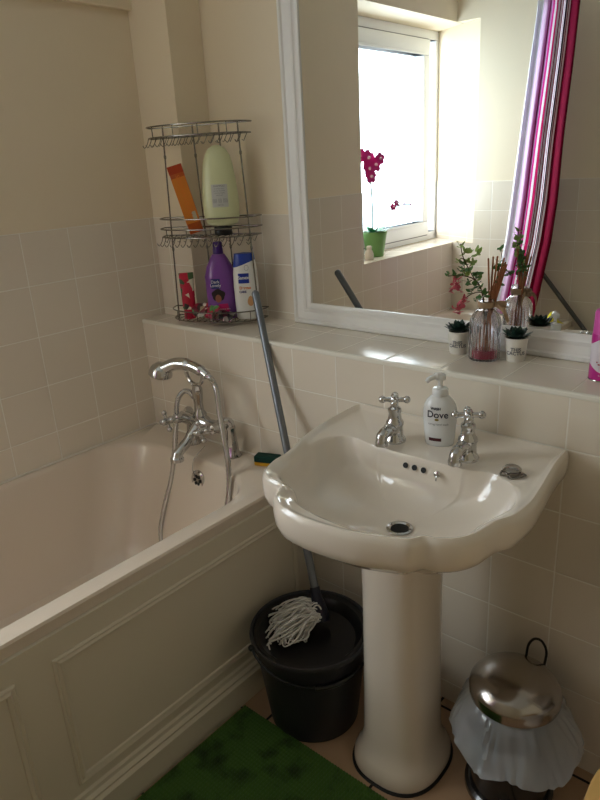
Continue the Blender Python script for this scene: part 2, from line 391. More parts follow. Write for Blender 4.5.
hose = smooth_path([L(-.482, -.086, .828), L(-.460, -.090, .824), L(-.436, -.096, .797), L(-.418, -.108, .73), L(-.392, -.124, .66), L(-.366, -.14, .59), L(-.352, -.165, .50), L(-.362, -.20, .40), L(-.43, -.24, .25), L(-.52, -.26, .195),
   L(-.60, -.235, .22), L(-.64, -.215, .30), L(-.640, -.19, .38), L(-.632, -.15, .48), L(-.628, -.125, .58), L(-.626, -.11, .66), L(-.622, -.098, .725), L(-.606, -.085, .755), L(-.583, -.078, .758), L(-.56, -.08, .745)], 14)
tube(bm, hose, .0086, 10, ribs=.86); link('shower_hose', bm, chrome, mx)

# ------------------------------------------------------------------ pedestal basin
bcx, bcy = .30, -.30
def cr(pts, k=8): return [(v.x, v.y) for v in smooth_path([(x, y, 0) for x, y in pts], k)]
sideL = [(.003, -.001), (.002, -.06), (.005, -.13), (.018, -.235), (.043, -.325), (.049, -.355), (.052, -.39), (.070, -.434), (.100, -.457), (.138, -.464), (.152, -.478), (.166, -.506), (.205, -.532), (.26, -.541), (.325, -.538), (.38, -.527), (.43, -.507), (.458, -.494), (.474, -.470),
         (.495, -.464), (.522, -.443), (.540, -.412), (.546, -.38), (.552, -.35), (.566, -.318), (.571, -.26), (.565, -.20), (.553, -.12), (.545, -.06), (.541, -.001)]
outp = cr(sideL, 5) + [(.541-.538*i/24, 0) for i in range(1, 24)]
inn = cr([(.160, -.180), (.115, -.168), (.077, -.182), (.058, -.225), (.058, -.27), (.075, -.33), (.084, -.375), (.098, -.415), (.130, -.432), (.155, -.440), (.172, -.452), (.19, -.474), (.225, -.488), (.27, -.496), (.32, -.498), (.36, -.495), (.405, -.48), (.438, -.464), (.455, -.446),
          (.487, -.436), (.512, -.410), (.516, -.375), (.520, -.34), (.532, -.30), (.535, -.25), (.515, -.205), (.475, -.176), (.44, -.165), (.41, -.178), (.38, -.181), (.30, -.183), (.22, -.183)], 5)
def ray_hit(poly, a):
    d = (math.cos(a), math.sin(a)); best = .02
    n = len(poly)
    for i in range(n):
        x0, y0 = poly[i][0]-bcx, poly[i][1]-bcy; x1, y1 = poly[(i+1) % n][0]-bcx, poly[(i+1) % n][1]-bcy
        ex, ey = x1-x0, y1-y0; den = d[0]*ey-d[1]*ex
        if abs(den) < 1e-12: continue
        t = (x0*ey-y0*ex)/den; u = (x0*d[1]-y0*d[0])/den
        if t > 0 and -1e-6 <= u <= 1+1e-6: best = max(best, t)
    return best
angs = set(2*PI*i/220 for i in range(220))
for cxn, cyn in ((.541, 0), (.003, 0)): angs.add(math.atan2(cyn-bcy, cxn-bcx) % (2*PI))
angs = sorted(angs); RO = [ray_hit(outp, a) for a in angs]; RI = [ray_hit(inn, a) for a in angs]
def smooth_r(R, k):
    n = len(R)
    return [sum(R[(i+j) % n] for j in range(-k, k+1))/(2*k+1) for i in range(n)]
RI = smooth_r(RI, 1)
RD = smooth_r(RI, 12)
OB = Vector((.27, -.2, 0))
def bring(fn, z):
    r = []
    for a, ro, ri, rd in zip(angs, RO, RI, RD):
        R = fn(ro, ri, rd); x = bcx+R*math.cos(a); y = min(bcy+R*math.sin(a), -.0008)
        zz = z(x, y, a) if callable(z) else z
        r.append((x-OB.x, y-OB.y, zz))
    return r
basin = thing('pedestal_basin', 'cream serpentine washbasin on a pedestal under the mirror ledge', 'washbasin', tuple(OB))
ZR = .805
rings = [bring(lambda o, i, d: .045, .672), bring(lambda o, i, d: .11, .672), bring(lambda o, i, d: .52*o, .682), bring(lambda o, i, d: .75*o, .708), bring(lambda o, i, d: o-.034, .738),
         bring(lambda o, i, d: o-.012, .746), bring(lambda o, i, d: o-.006, .752), bring(lambda o, i, d: o-.001, .768), bring(lambda o, i, d: o, .785), bring(lambda o, i, d: o-.001, .80),
         bring(lambda o, i, d: o-.004, .809), bring(lambda o, i, d: o-.009, .8135), bring(lambda o, i, d: o-.014, .8125), bring(lambda o, i, d: max(o-.021, i+.3*(o-i)), .807),
         bring(lambda o, i, d: max(o-.030, i+.2*(o-i)) if o-i < .06 else o-.035, .804), bring(lambda o, i, d: i+.10*(o-i)+.002, .803),
         bring(lambda o, i, d: i, .8005), bring(lambda o, i, d: i-.004, .795), bring(lambda o, i, d: i*.965, .785),
         bring(lambda o, i, d: i*.6+d*.34, .77), bring(lambda o, i, d: i*.3+d*.6, .75), bring(lambda o, i, d: d*.82, .733), bring(lambda o, i, d: d*.70, .72), bring(lambda o, i, d: d*.52, .707),
         bring(lambda o, i, d: d*.30+.004, .699), bring(lambda o, i, d: d*.12+.018, .6955), bring(lambda o, i, d: .030, .6945), bring(lambda o, i, d: .02, .694)]
bm = B(); loft(bm, rings); bowl = link('basin_bowl', bm, ceramic, basin)
bm = B(); o_ = Vector((.318, -.302, 0))-OB
lathe(bm, [(.0205, .694), (.027, .696), (.027, .6985), (.022, .6995), (.0185, .697), (.0185, .6945)], o_, n=28, cap0=False, cap1=False); dr = link('drain_ring', bm, chrome, bowl)
bm = B(); lathe(bm, [(.0005, .6952), (.0195, .6952), (.0195, .6962), (.0005, .6962)], o_, n=24); link('drain_hole', bm, dark_hole, dr)
bm = B()
for i, xx in enumerate((.262, .284, .306)):
    lathe(bm, [(.0005, 0), (.0062, 0), (.0062, .0012), (.0005, .0012)], Vector((xx, -.1895, .778))-OB, n=14, M=align((0, -1, .35)))
link('overflow_hole', bm, dark_hole, bowl)
bm = B(); c = Vector((.340, -.192, .779))-OB; lathe(bm, [(.0005, 0), (.007, 0), (.006, .004), (.0005, .005)], c, n=14, M=align((0, -1, .3)))
tube(bm, smooth_path([c+Vector((0, -.003, 0)), c+Vector((.002, -.007, -.004)), c+Vector((0, -.006, -.012))]), .0018, 6); link('chain_stay', bm, chrome, bowl)
# pedestal column
def dring(cx, cy, hx, hy, z, fl=0):
    r = []
    for i in range(56):
        a = 2*PI*i/56; k = 2.5; x = abs(math.cos(a))**(2/k)*math.copysign(1, math.cos(a)); y = abs(math.sin(a))**(2/k)*math.copysign(1, math.sin(a))
        r.append((cx+hx*x-OB.x, min(cy+hy*y, -.004)-OB.y, z))
    return r
PX, PY = .272, -.220
bm = B(); loft(bm, [dring(PX, PY, hx, hy, z) for hx, hy, z in ((.107, .118, .001), (.109, .12, .012), (.107, .118, .03), (.098, .108, .048), (.090, .098, .065), (.086, .092, .10), (.084, .09, .2), (.083, .088, .35), (.083, .087, .5), (.084, .088, .6), (.088, .09, .65), (.095, .095, .675))])
ped = link('pedestal', bm, ceramic, basin)
bm = B(); loft(bm, [dring(PX, PY, .1135, .1245, .0), dring(PX, PY, .1135, .1245, .003), dring(PX, PY, .108, .119, .006)]); link('floor_seal', bm, seal_m, ped, label='black sealant line round the pedestal foot')
def basin_tap(x, y, label):
    t = thing('basin_tap', label, 'tap', (x, y, .803), 0, 'basin pillar taps')
    bm = B(); lathe(bm, [(.0245, 0), (.025, .004), (.0225, .009), (.019, .014), (.018, .035), (.0205, .042), (.019, .048), (.0155, .053), (.0135, .066), (.0155, .072), (.0145, .078), (.009, .083), (.008, .092), (.009, .095)], n=22); link('tap_body', bm, chrome, t)
    bm = B(); tube(bm, smooth_path([(0, -.008, .028), (0, -.025, .034), (0, -.042, .033), (0, -.052, .025), (0, -.054, .008)], 6), [.015]*7+[.0125]*8+[.013]*6+[.0145]*5, 14); link('spout', bm, chrome, t)
    bm = B(); c = Vector((0, 0, .098)); ball(bm, c, .0105); lathe(bm, [(.001, 0), (.0085, 0), (.0085, .009), (.006, .012), (.001, .013)], c, n=16)
    for k in range(4):
        a = k*PI/2+.55; d = Vector((math.cos(a), math.sin(a), 0)); tube(bm, [c, c+d*.012, c+d*.022], [.007, .0055, .006], 10); ball(bm, c+d*.0265, .0085)
    h = link('cross_handle', bm, chrome, t)
    return t
basin_tap(.202, -.138, 'chrome basin tap between the soap bottle and the bath side of the basin')
basin_tap(.378, -.136, 'chrome basin tap between the soap bottle and the loose plug')
# plug and chain
pg = thing('basin_plug', 'chrome basin plug lying with its chain on the basin deck', 'plug', (.481, -.15, .8035))
bm = B(); lathe(bm, [(.001, .001), (.016, .001), (.0185, .005), (.0185, .010), (.014, .014), (.005, .015), (.001, .015)], n=24, c=(0, 0, 0)); link('plug', bm, steel, pg)
bm = B(); ch = smooth_path([(-.017, -.008, .003), (-.012, -.024, .003), (0, -.021, .003), (.008, -.027, .003), (.019, -.018, .003), (.026, -.005, .003), (.02, .004, .003), (.028, .0, .003)], 4)
for q in ch: ball(bm, q, .0024, 6, 4)
link('ball_chain', bm, wire_m, pg)

# ------------------------------------------------------------------ framed mirror
MX0, MX1, MZ1 = -.389, 1.02, 1.93
mir = thing('wall_mirror', 'large wall mirror in a moulded white frame standing on the tiled ledge', 'mirror', ((MX0+MX1)/2, DW, ZL))
def ML(x, y, z): return (x-(MX0+MX1)/2, y-DW, z-ZL)
bm = B(); prof = [(0, 0), (0, -.019), (.004, -.023), (.012, -.0235), (.016, -.019), (.022, -.018), (.036, -.014), (.040, -.016), (.046, -.0165), (.050, -.012), (.058, -.0105), (.062, -.008), (.062, 0)]
loft(bm, [[ML(x, DW-.0005+y, z) for x, z in ((MX0+s, ZL+.0005+s), (MX1-s, ZL+.0005+s), (MX1-s, MZ1-s), (MX0+s, MZ1-s))] for s, y in prof], False, False)
link('mirror_frame', bm, frame_m, mir)
bm = B(); box(bm, ML(MX0+.055, DW-.0045, ZL+.055), ML(MX1-.055, DW-.0022, MZ1-.055)); link('mirror_glass', bm, mirror_m, mir, smooth=False)

# ------------------------------------------------------------------ wire caddy
E1 = Vector((.9219, .3874, 0)); E2 = Vector((.3874, -.9219, 0)); CO = Vector((-.639, .121, 0)); CRZ = math.atan2(.3874, .9219)
def cw(s_, f, z): p = CO+E1*s_+E2*f; return (p.x, p.y, z)
cad = thing('shower_caddy', 'three-tier chrome wire caddy holding bottles on the corner of the ledge', 'shower caddy', (CO.x, CO.y, ZL), CRZ)
def tier_outline(x0, x1, yf, z, n=26):
    pts = []
    for i in range(n+1):
        a = PI*(1-i/n)
        pts.append(Vector(((x0+x1)/2+(x1-x0)/2*math.cos(a), yf*abs(math.sin(a))**.8, z-ZL)))
    return pts
def shelf(x0, x1, zt, zb, yf=-.105, hooks=0, extra=None):
    bm = B()
    for i, z in enumerate([zt, zb]+([extra] if extra else [])):
        o_ = tier_outline(x0+(i % 2*.004), x1-(i % 2*.004), yf+i*.003, z); tube(bm, o_, .0021, 6); tube(bm, [o_[0], o_[-1]], .0021, 6)
    n = 15
    for i in range(n):
        t_ = (i+.7)/(n+.4); x = x0+(x1-x0)*t_; k = max(.03, 1-(2*t_-1)**2)**.42; yy = (yf+.006)*k; zl = zb-ZL
        tube(bm, [Vector((x, 0, zl)), Vector((x, yy, zl))], .0013, 5)
        if hooks:
            tube(bm, smooth_path([Vector((x, yy, zl)), Vector((x-.003, yy-.004, zl-.014)), Vector((x-.010, yy-.010, zl-.026)), Vector((x-.017, yy-.008, zl-.019))], 3), .0012, 5)
            tube(bm, [Vector((x, 0, zl)), Vector((x-.010, -.006, zl-.022)), Vector((x-.016, -.004, zl-.018))], .0012, 5)
        elif i % 2: tube(bm, [Vector((x, yy, zl)), Vector((x, yy+.001, zt-ZL))], .0012, 5)
    if hooks:
        for q_ in (.14, .38, .62, .86):
            x = x0+(x1-x0)*q_; k = (1-(2*q_-1)**2)**.4; tube(bm, [Vector((x, (yf+.004)*k, zl)), Vector((x, (yf+.002)*k, zt-ZL))], .0016, 5)
    return bm
link('wire_shelf', shelf(-.164, .163, 1.524, 1.494, hooks=1), wire_m, cad)
link('wire_shelf', shelf(-.156, .174, 1.232, 1.208, hooks=1, extra=1.262), wire_m, cad)
bmm = shelf(-.146, .176, .982, .952); tube(bmm, [Vector((.03, -.104, .952-ZL)), Vector((.03, -.104, .982-ZL))], .003, 6)
link('wire_shelf', bmm, wire_m, cad)
for xt, xb, y in ((-.100, -.118, -.045), (.138, .162, -.045), (-.025, -.008, -.002), (.06, .07, -.002)):
    bm = B(); tube(bm, smooth_path([Vector((xt, y, 1.525-ZL)), Vector((xt+(xb-xt)*.5, y, 1.24-ZL)), Vector((xb, y, .004))], 3), .0024, 7)
    for zz in (1.44, 1.17):
        q = (1.525-zz)/(1.525-ZL); ball(bm, Vector((xt+(xb-xt)*q, y, zz-ZL)), .0042, 8, 5, s=(1, 1, 1.8))
    link('upright_rod', bm, wire_m, cad)

def R3(x, y, z): return Matrix.Rotation(x, 3, 'X') @ Matrix.Rotation(y, 3, 'Y') @ Matrix.Rotation(z, 3, 'Z')
# cream bottle, upside down, mid tier
ink = mat('grey_ink', (110, 108, 112), .5); navy = mat('navy_print', (28, 40, 110), .4); white_p = mat('white_plastic', (240, 240, 238), .25)
t = thing('shampoo_bottle', 'pale green bottle standing upside down on its black cap in the middle caddy tier', 'bottle', cw(.066, .045, 1.2105), face_cam(*cw(.066, .045, 0)[:2]), 'toiletries in the wire caddy')
R1 = Round(sc_prof(1.09, 1.0, [(.001, .026), (.030, .027), (.042, .034), (.048, .055), (.050, .09), (.048, .13), (.044, .17), (.040, .20), (.034, .225), (.024, .243), (.010, .2525), (.001, .254)]), 1, .55)
bm = B(); lathe(bm, R1.p, n=36, sx=1, sy=.55); link('bottle_body', bm, mat('pale_green_lotion', (216, 218, 172), .3, coat=.3), t)
bm = B(); lathe(bm, [(.001, 0), (.026, 0), (.027, .003), (.027, .024), (.025, .028), (.001, .028)], n=28, sx=1, sy=.8); link('cap', bm, blackp, t, label='black screw cap under the bottle')
bm = B(); R1.patch(bm, -.026, .022, .082, .146, .0006); lb = link('paper_label', bm, mat('grey_label', (196, 196, 190), .5), t)
for i in range(7):
    text_mesh('print', ['SHAMPOO', 'for all hair types', 'wet hair and lather', 'rinse thoroughly', 'avoid eyes', '|||| ||| ||||', '250 ml'][i], [.007, .0045, .0045, .0045, .0045, .013, .006][i], R1.wrap(-.002, [.141, .134, .128, .122, .116, .101, .088][i], .0012), ink, lb)
# orange box, tilted
t = thing('toothpaste_box', 'slim orange and yellow carton leaning in the middle caddy tier', 'carton', cw(-.020, .05, 1.2205), face_cam(*cw(-.02, .05, 0)[:2])-.05, 'toiletries in the wire caddy')
Mt = Matrix.Rotation(-.24, 3, 'Y')
bm = B(); box(bm, (-.021, -.012, 0), (.021, .012, .200), .0015); 
for v in bm.verts: v.co = Mt @ v.co
bx0 = link('carton', bm, mat('orange_card', (186, 84, 22), .4), t)
bm = B(); box(bm, (-.0212, -.0125, .03), (.0212, -.0119, .165)); 
for v in bm.verts: v.co = Mt @ v.co
link('front_panel', bm, mat('amber_print', (216, 128, 40), .4), bx0)
bm = B(); box(bm, (-.0215, -.0125, .177), (.0215, .0123, .2005)); 
for v in bm.verts: v.co = Mt @ v.co
link('end_flap', bm, mat('dark_orange', (170, 58, 14), .4), bx0)
bm = B(); box(bm, (.004, -.0131, .035), (.016, -.0126, .062))
for v in bm.verts: v.co = Mt @ v.co
link('small_picture', bm, mat('box_pic', (196, 186, 160), .5), bx0)
text_mesh('print', 'SUNTAN LOTION', .016, lambda x, y: Mt @ Vector((y, -.0133, .108-x)), mat('cream_ink', (222, 120, 40), .5), bx0)
# purple bottle
t = thing('conditioner_bottle', 'tall purple bottle with a dark narrow cap in the lowest caddy tier', 'bottle', cw(.041, .045, .9545), face_cam(*cw(.041, .045, 0)[:2]), 'toiletries in the wire caddy')
purple = mat('purple_plastic', (122, 66, 152), .28, coat=.3)
R2 = Round(sc_prof(1.17, .98, [(.001, 0), (.036, 0), (.040, .006), (.040, .06), (.0405, .125), (.041, .135), (.0385, .145), (.034, .165), (.024, .188), (.016, .203), (.001, .203)]), 1, .62)
bm = B(); lathe(bm, R2.p, n=36, sy=.62); link('bottle_body', bm, purple, t)
bm = B(); lathe(bm, [(.001, .2), (.0165, .2), (.0155, .205), (.0155, .214), (.0145, .216), (.0145, .232), (.012, .236), (.001, .236)], n=24); link('cap', bm, mat('dark_purple', (62, 22, 110), .3), t)
bm = B(); R2.patch(bm, -.033, -.003, .098, .128, .0008); pl_ = link('logo_panel', bm, navy, t, label='small navy brand panel')
text_mesh('print', 'Dark\nLovely', .0135, R2.wrap(-.018, .113, .0016), white_p, pl_)
bm = B(); R2.blob(bm, -.012, .078, .0215, .0185, .0009, fn=lambda a: 1+.08*math.sin(5*a)); hb = link('printed_hair', bm, mat('print_black', (30, 18, 20), .4), t, label='dark curly hair of the printed portrait')
bm = B(); R2.blob(bm, -.012, .067, .0095, .0125, .0014); link('printed_face', bm, mat('print_skin', (150, 92, 70), .4), hb)
bm = B(); R2.patch(bm, -.02, .022, .008, .05, .0010, f=lambda x, z, u, v: (x*(1-.35*v)+.001, z)); ps = link('printed_shirt', bm, mat('print_magenta', (206, 24, 110), .4), t)
text_mesh('print', 'moisture care', .007, R2.wrap(.002, .034, .0018), white_p, ps)
# white bottle
t = thing('shower_gel_bottle', 'white bottle with a slanted blue cap behind the grey mop pole', 'bottle', cw(.124, .042, .9545), face_cam(*cw(.12, .042, 0)[:2]), 'toiletries in the wire caddy')
R3_ = Round(sc_prof(1.03, 1.0, [(.001, 0), (.031, 0), (.035, .006), (.036, .05), (.037, .1), (.036, .14), (.033, .17), (.0305, .190), (.029, .2), (.001, .203)]), 1, .55)
wm = bpy.data.materials.new('white_blue_shoulder'); wm.use_nodes = True; n = wm.node_tree; b = n.nodes['Principled BSDF']; b.inputs['Roughness'].default_value = .3
tcn = n.nodes.new('ShaderNodeTexCoord'); s_ = n.nodes.new('ShaderNodeSeparateXYZ'); n.links.new(tcn.outputs['Object'], s_.inputs[0])
q_ = mth(n, 'GREATER_THAN', s_.outputs['Z'], mth(n, 'MULTIPLY_ADD', mth(n, 'SINE', mth(n, 'MULTIPLY', s_.outputs['X'], 30)), .012, .170))
mxx = n.nodes.new('ShaderNodeMix'); mxx.data_type = 'RGBA'; mxx.inputs[6].default_value = (*lin((232, 230, 224)), 1); mxx.inputs[7].default_value = (*lin((24, 58, 150)), 1)
n.links.new(q_, mxx.inputs[0]); n.links.new(mxx.outputs[2], b.inputs['Base Color'])
bm = B(); lathe(bm, R3_.p, n=36, sy=.55); link('bottle_body', bm, wm, t)
bm = B(); R3_.patch(bm, -.024, .010, .112, .142, .0008); lg = link('logo_panel', bm, mat('sanex_blue', (26, 52, 150), .35), t)
text_mesh('print', 'Sanex', .0145, R3_.wrap(-.007, .129, .0016), white_p, lg, .0003)
text_mesh('print', 'Dermo', .012, R3_.wrap(-.004, .098, .0014), mat('orange_ink', (222, 120, 50), .5), t, .0004, 'orange range name'); text_mesh('small_print', 'CARE', .009, R3_.wrap(-.012, .086, .0014), navy, t, .0004)
bm = B(); R3_.blob(bm, .010, .055, .0095, .0135, .0012, fn=lambda a: 1+.35*max(0, math.sin(a))**6); link('printed_drop', bm, mat('drop_orange', (214, 160, 110), .35), t)
bm = B(); 
o2 = [R3_.pt(.004+.006*math.cos(a), .158+.008*math.sin(a), .0012) for a in [2*PI*i/16 for i in range(16)]]; tube(bm, o2, .0004, 4, closed=True); link('printed_ring', bm, ink, t)
# red tube and floral packets
def floral(name, base, seed, sc_=60):
    m = bpy.data.materials.new(name); m.use_nodes = True; n = m.node_tree; b = n.nodes['Principled BSDF']; b.inputs['Roughness'].default_value = .35
    g = n.nodes.new('ShaderNodeTexCoord'); mp = n.nodes.new('ShaderNodeMapping'); mp.inputs['Location'].default_value = (seed, seed*.7, 0); n.links.new(g.outputs['Object'], mp.inputs[0])
    v = n.nodes.new('ShaderNodeTexVoronoi'); v.inputs['Scale'].default_value = sc_; n.links.new(mp.outputs[0], v.inputs['Vector'])
    s = n.nodes.new('ShaderNodeSeparateColor'); n.links.new(v.outputs['Color'], s.inputs[0])
    r = n.nodes.new('ShaderNodeValToRGB'); r.color_ramp.interpolation = 'CONSTANT'; n.links.new(s.outputs[0], r.inputs[0])
    cols = base; r.color_ramp.elements[0].color = (*lin(cols[0]), 1); r.color_ramp.elements[1].position = 1/len(cols); r.color_ramp.elements[1].color = (*lin(cols[1]), 1)
    for i, c in enumerate(cols[2:]): e = r.color_ramp.elements.new((i+2)/len(cols)); e.color = (*lin(c), 1)
    n.links.new(r.outputs[0], b.inputs['Base Color']); return m
RED = (196, 20, 60)
fl1 = floral('floral_red', [RED, (180, 14, 50), (60, 90, 50), RED, (226, 220, 200), (30, 30, 34), RED], .3, 45)
fl2 = floral('floral_mixed', [(120, 30, 50), (214, 205, 196), RED, (60, 45, 40), (90, 140, 80), (170, 150, 120), (150, 24, 60)], 2.1, 60)
t = thing('cream_tube', 'slim red flowery tube standing at the bath end of the lowest caddy tier', 'tube', cw(-.072, .055, .9545), face_cam(*cw(-.072, .055, 0)[:2]), 'toiletries in the wire caddy')
bm = B(); loft(bm, [[(math.cos(a)*hx, math.sin(a)*hy, z) for a in [2*PI*i/24 for i in range(24)]] for hx, hy, z in ((.018, .015, .03), (.02, .016, .034), (.0215, .011, .09), (.0225, .003, .132), (.0225, .0012, .144))])
link('tube_body', bm, fl1, t)
bm = B(); lathe(bm, [(.001, 0), (.018, 0), (.0185, .003), (.018, .03), (.001, .03)], n=24); link('cap', bm, mat('tube_cap', (176, 20, 60), .35), t)
def packet(x, y, z, rx, ry, rz, hx, hy, hz, m, label):
    bm = B(); nx, ny = 12, 8; top = []; bot = []
    rnd = random.Random(int(x*1e4)); M = R3(rx, ry, rz)
    for sgn, rows in ((1, top), (-1, bot)):
        for j in range(ny+1):
            row = []
            for i in range(nx+1):
                u, v = i/nx*2-1, j/ny*2-1; h = hz*max(0, (1-u**4)*(1-v**4))*(.8+.5*noise.noise(Vector((u*2+x*9, v*2, sgn))))
                edge = i in (0, nx) or j in (0, ny)
                wv = .003*math.sin(9*u+3*v)
                row.append(M @ Vector((u*hx, v*hy, (0 if edge else sgn*h)+wv)))
            rows.append(row)
    for rows in (top, bot):
        vs = [[bm.verts.new(p) for p in r] for r in rows]
        for j in range(ny):
            for i in range(nx): bm.faces.new((vs[j][i], vs[j][i+1], vs[j+1][i+1], vs[j+1][i]))
    o = link('sachet', bm, m, loc=(x, y, z)); tag(o, label, 'sachet', 'toiletries in the wire caddy'); return o
packet(*cw(-.035, .062, .982), 1.2, .15, .2, .040, .022, .009, fl2, 'crumpled dark red flowery sachet beside the slim red tube')
packet(*cw(.015, .083, .982), .95, -.25, -.1, .042, .023, .009, floral('floral_b', [RED, (200, 190, 184), (90, 150, 86), (150, 24, 60), (190, 60, 90), (70, 50, 40)], 5, 55), 'crumpled pink and green sachet in front of the purple bottle')
packet(*cw(.060, .088, .972), .7, .3, .1, .034, .018, .007, floral('floral_c', [(150, 140, 136), (90, 30, 44), (210, 180, 180), (40, 36, 40)], 7, 70), 'small silver and pink sachet lying lowest before the purple bottle')

# ------------------------------------------------------------------ soap bottle on the basin
sx_, sy_ = .293, -.100
t = thing('soap_dispenser', 'white pump bottle of hand wash between the two basin taps', 'soap dispenser', (sx_, sy_, .8035), face_cam(sx_, sy_)-.12)
RS = Round([(.001, 0), (.028, 0), (.031, .004), (.0335, .03), (.036, .06), (.0365, .078), (.034, .092), (.028, .104), (.020, .112), (.0165, .115), (.001, .115)], 1, .62)
soapw = mat('soap_white', (236, 236, 234), .22, coat=.3)
bm = B(); lathe(bm, RS.p, n=40, sy=.62); link('bottle_body', bm, soapw, t)
bm = B(); lathe(bm, [(.001, .114), (.0165, .114), (.0172, .117), (.0172, .127), (.015, .130), (.007, .131), (.006, .134), (.0045, .135), (.0045, .151), (.001, .151)], n=24)
tube(bm, smooth_path([(0.006, 0, .153), (0, 0, .156), (-.012, -.008, .157), (-.022, -.016, .153), (-.027, -.019, .148)], 4), [.008]*4+[.0085]*4+[.0055]*6+[.0045]*4, 12)
lathe(bm, [(.001, .149), (.0105, .149), (.0115, .153), (.011, .159), (.006, .162), (.001, .162)], n=20)
link('pump', bm, soapw, t)
dn = mat('dove_navy', (34, 38, 62), .4)
text_mesh('brand_print', 'Dove', .0215, RS.wrap(-.003, .0755, .0009), dn, t, .0002, 'dark blue brand name'); text_mesh('small_print', 'WASH', .0075, RS.wrap(-.007, .089, .0009), dn, t, .0003)
text_mesh('small_print', 'caring hand wash', .0065, RS.wrap(-.001, .054, .0009), ink, t)
bm = B(); RS.blob(bm, -.004, .0645, .0045, .0025, .0009); link('gold_emblem', bm, mat('gold_ink', (150, 130, 50), .4, metal=.4), t)
bm = B(); RS.patch(bm, -.022, .006, .0135, .021, .0008); link('print_band', bm, mat('brown_band', (78, 30, 34), .4), t, label='dark brown band near the foot')

# ------------------------------------------------------------------ ledge: potted succulents, diffuser, air freshener
pot_m = mat('white_pot', (240, 234, 222), .45); soil = mat('soil', (50, 38, 30), .9)
succ = [mat('succulent_dark', (28, 58, 48), .45), mat('succulent_mid', (44, 86, 66), .45)]
def leaf_blade(bm, M, L_, W, T, curl=.3, n=6, off=(0, 0, 0), tip=.05):
    rings = []
    for i in range(n+1):
        t = i/n; wd = W*math.sin(PI*min(1, (t*.86+.12)))**.8 if t < 1 else W*tip
        z = L_*curl*.7*t*t; x = L_*t
        rings.append([Vector(off)+M @ Vector((x, wd*math.cos(a), z+T*math.sin(a)*(1 if math.sin(a) < 0 else .35)*(1-.7*t))) for a in [2*PI*k/8 for k in range(8)]])
    loft(bm, rings)
def succulent(x, y, label, s=1.0, rz=0):
    t = thing('potted_succulent', label, 'potted plant', (x, y, ZL), face_cam(x, y)+rz, 'small succulent pots on the ledge')
    RP = Round([(.001, 0), (.0205, 0), (.0215, .002), (.0262, .052), (.0268, .056)])
    bm = B(); lathe(bm, [(.001, 0), (.0205, 0), (.0215, .002), (.0262, .052), (.0268, .056), (.025, .0565), (.0242, .048), (.001, .048)], n=36); pt_ = link('pot', bm, pot_m, t)
    bm = B(); lathe(bm, [(.001, .046), (.0244, .046), (.023, .051), (.001, .053)], n=20); link('soil', bm, soil, t)
    text_mesh('print', 'THIS\nCACTUS', .0115, RP.wrap(-.003, .0265, .0008), ink, pt_, .0003)
    bm = B(); rnd = random.Random(int(x*999))
    for lay, (cnt, el, ln, wd) in enumerate(((9, .12, .031, .0085), (8, .42, .027, .008), (6, .80, .021, .0068), (4, 1.15, .016, .006))):
        for i in range(cnt):
            az = 2*PI*i/cnt+lay*.4+rnd.uniform(-.1, .1); M = Matrix.Rotation(az, 3, 'Z') @ Matrix.Rotation(-el+rnd.uniform(-.1, .1), 3, 'Y')
            leaf_blade(bm, M, ln*s*1.2, wd*s*1.2, .0035, .35, 5, (0, 0, .056))
    link('rosette', bm, succ[0], t)
    return t
succulent(.203, .150, 'white printed succulent pot on the side of the diffuser away from the pink can')
succulent(.347, .157, 'white printed succulent pot standing between the glass diffuser and the pink can', rz=.12)

vx, vy = .279, .135
vt = thing('reed_diffuser', 'ribbed glass diffuser bottle with pink oil between the succulent pots', 'reed diffuser', (vx, vy, ZL), face_cam(vx, vy))
glass = bpy.data.materials.new('ribbed_glass'); glass.use_nodes = True; n = glass.node_tree; b = n.nodes['Principled BSDF']
b.inputs['Base Color'].default_value = (.97, .95, .98, 1); b.inputs['Roughness'].default_value = .14; b.inputs['Transmission Weight'].default_value = 1; b.inputs['IOR'].default_value = 1.45
vase_prof = [(.001, .0), (.033, .0), (.0355, .003), (.0355, .085), (.0345, .098), (.030, .108), (.022, .116), (.0175, .121), (.0165, .128), (.0165, .138), (.0185, .142), (.0185, .145), (.0135, .145), (.0135, .12), (.0205, .112), (.0300, .098), (.0325, .085), (.0325, .006), (.001, .005)]
bm = B()
rings = []
for r_, z in vase_prof:
    fl_ = .03 if .002 < z < .1 and r_ > .033 else 0
    rings.append([(max(r_, .0005)*(1+fl_*math.cos(24*a))*math.cos(a), max(r_, .0005)*(1+fl_*math.cos(24*a))*math.sin(a), z) for a in [2*PI*i/96 for i in range(96)]])
loft(bm, rings); link('glass_bottle', bm, glass, vt)
bm = B(); lathe(bm, [(.001, .0062), (.0318, .0062), (.0318, .026), (.001, .026)], n=40); link('pink_oil', bm, mat('pink_oil', (226, 60, 104), .05, trans=.6, ior=1.35), vt)
ribbon = mat('hessian_ribbon', (184, 154, 122), .85, bump=(900, .6, .001))
bm = B(); lathe(bm, [(.0175, .124), (.0190, .125), (.0192, .131), (.0190, .137), (.0175, .138)], n=28, cap0=False, cap1=False)
def strip(bm, pts, w_, th=.0008, ax=(0, 0, 1)):
    P = smooth_path(pts, 6); rr = []
    for i, p in enumerate(P):
        tn = (P[min(i+1, len(P)-1)]-P[max(i-1, 0)]).normalized(); A = (Vector(ax)-tn*tn.dot(Vector(ax))).normalized(); N = tn.cross(A)
        rr.append([p+A*w_/2+N*th, p-A*w_/2+N*th, p-A*w_/2-N*th, p+A*w_/2-N*th])
    loft(bm, rr)
strip(bm, [(.018, -.002, .131), (.03, -.008, .136), (.041, -.004, .134), (.044, .002, .128), (.034, .002, .127), (.02, .0, .130)], .010)
strip(bm, [(.019, -.006, .131), (.030, -.016, .127), (.040, -.018, .118), (.046, -.016, .104), (.050, -.012, .092)], .008)
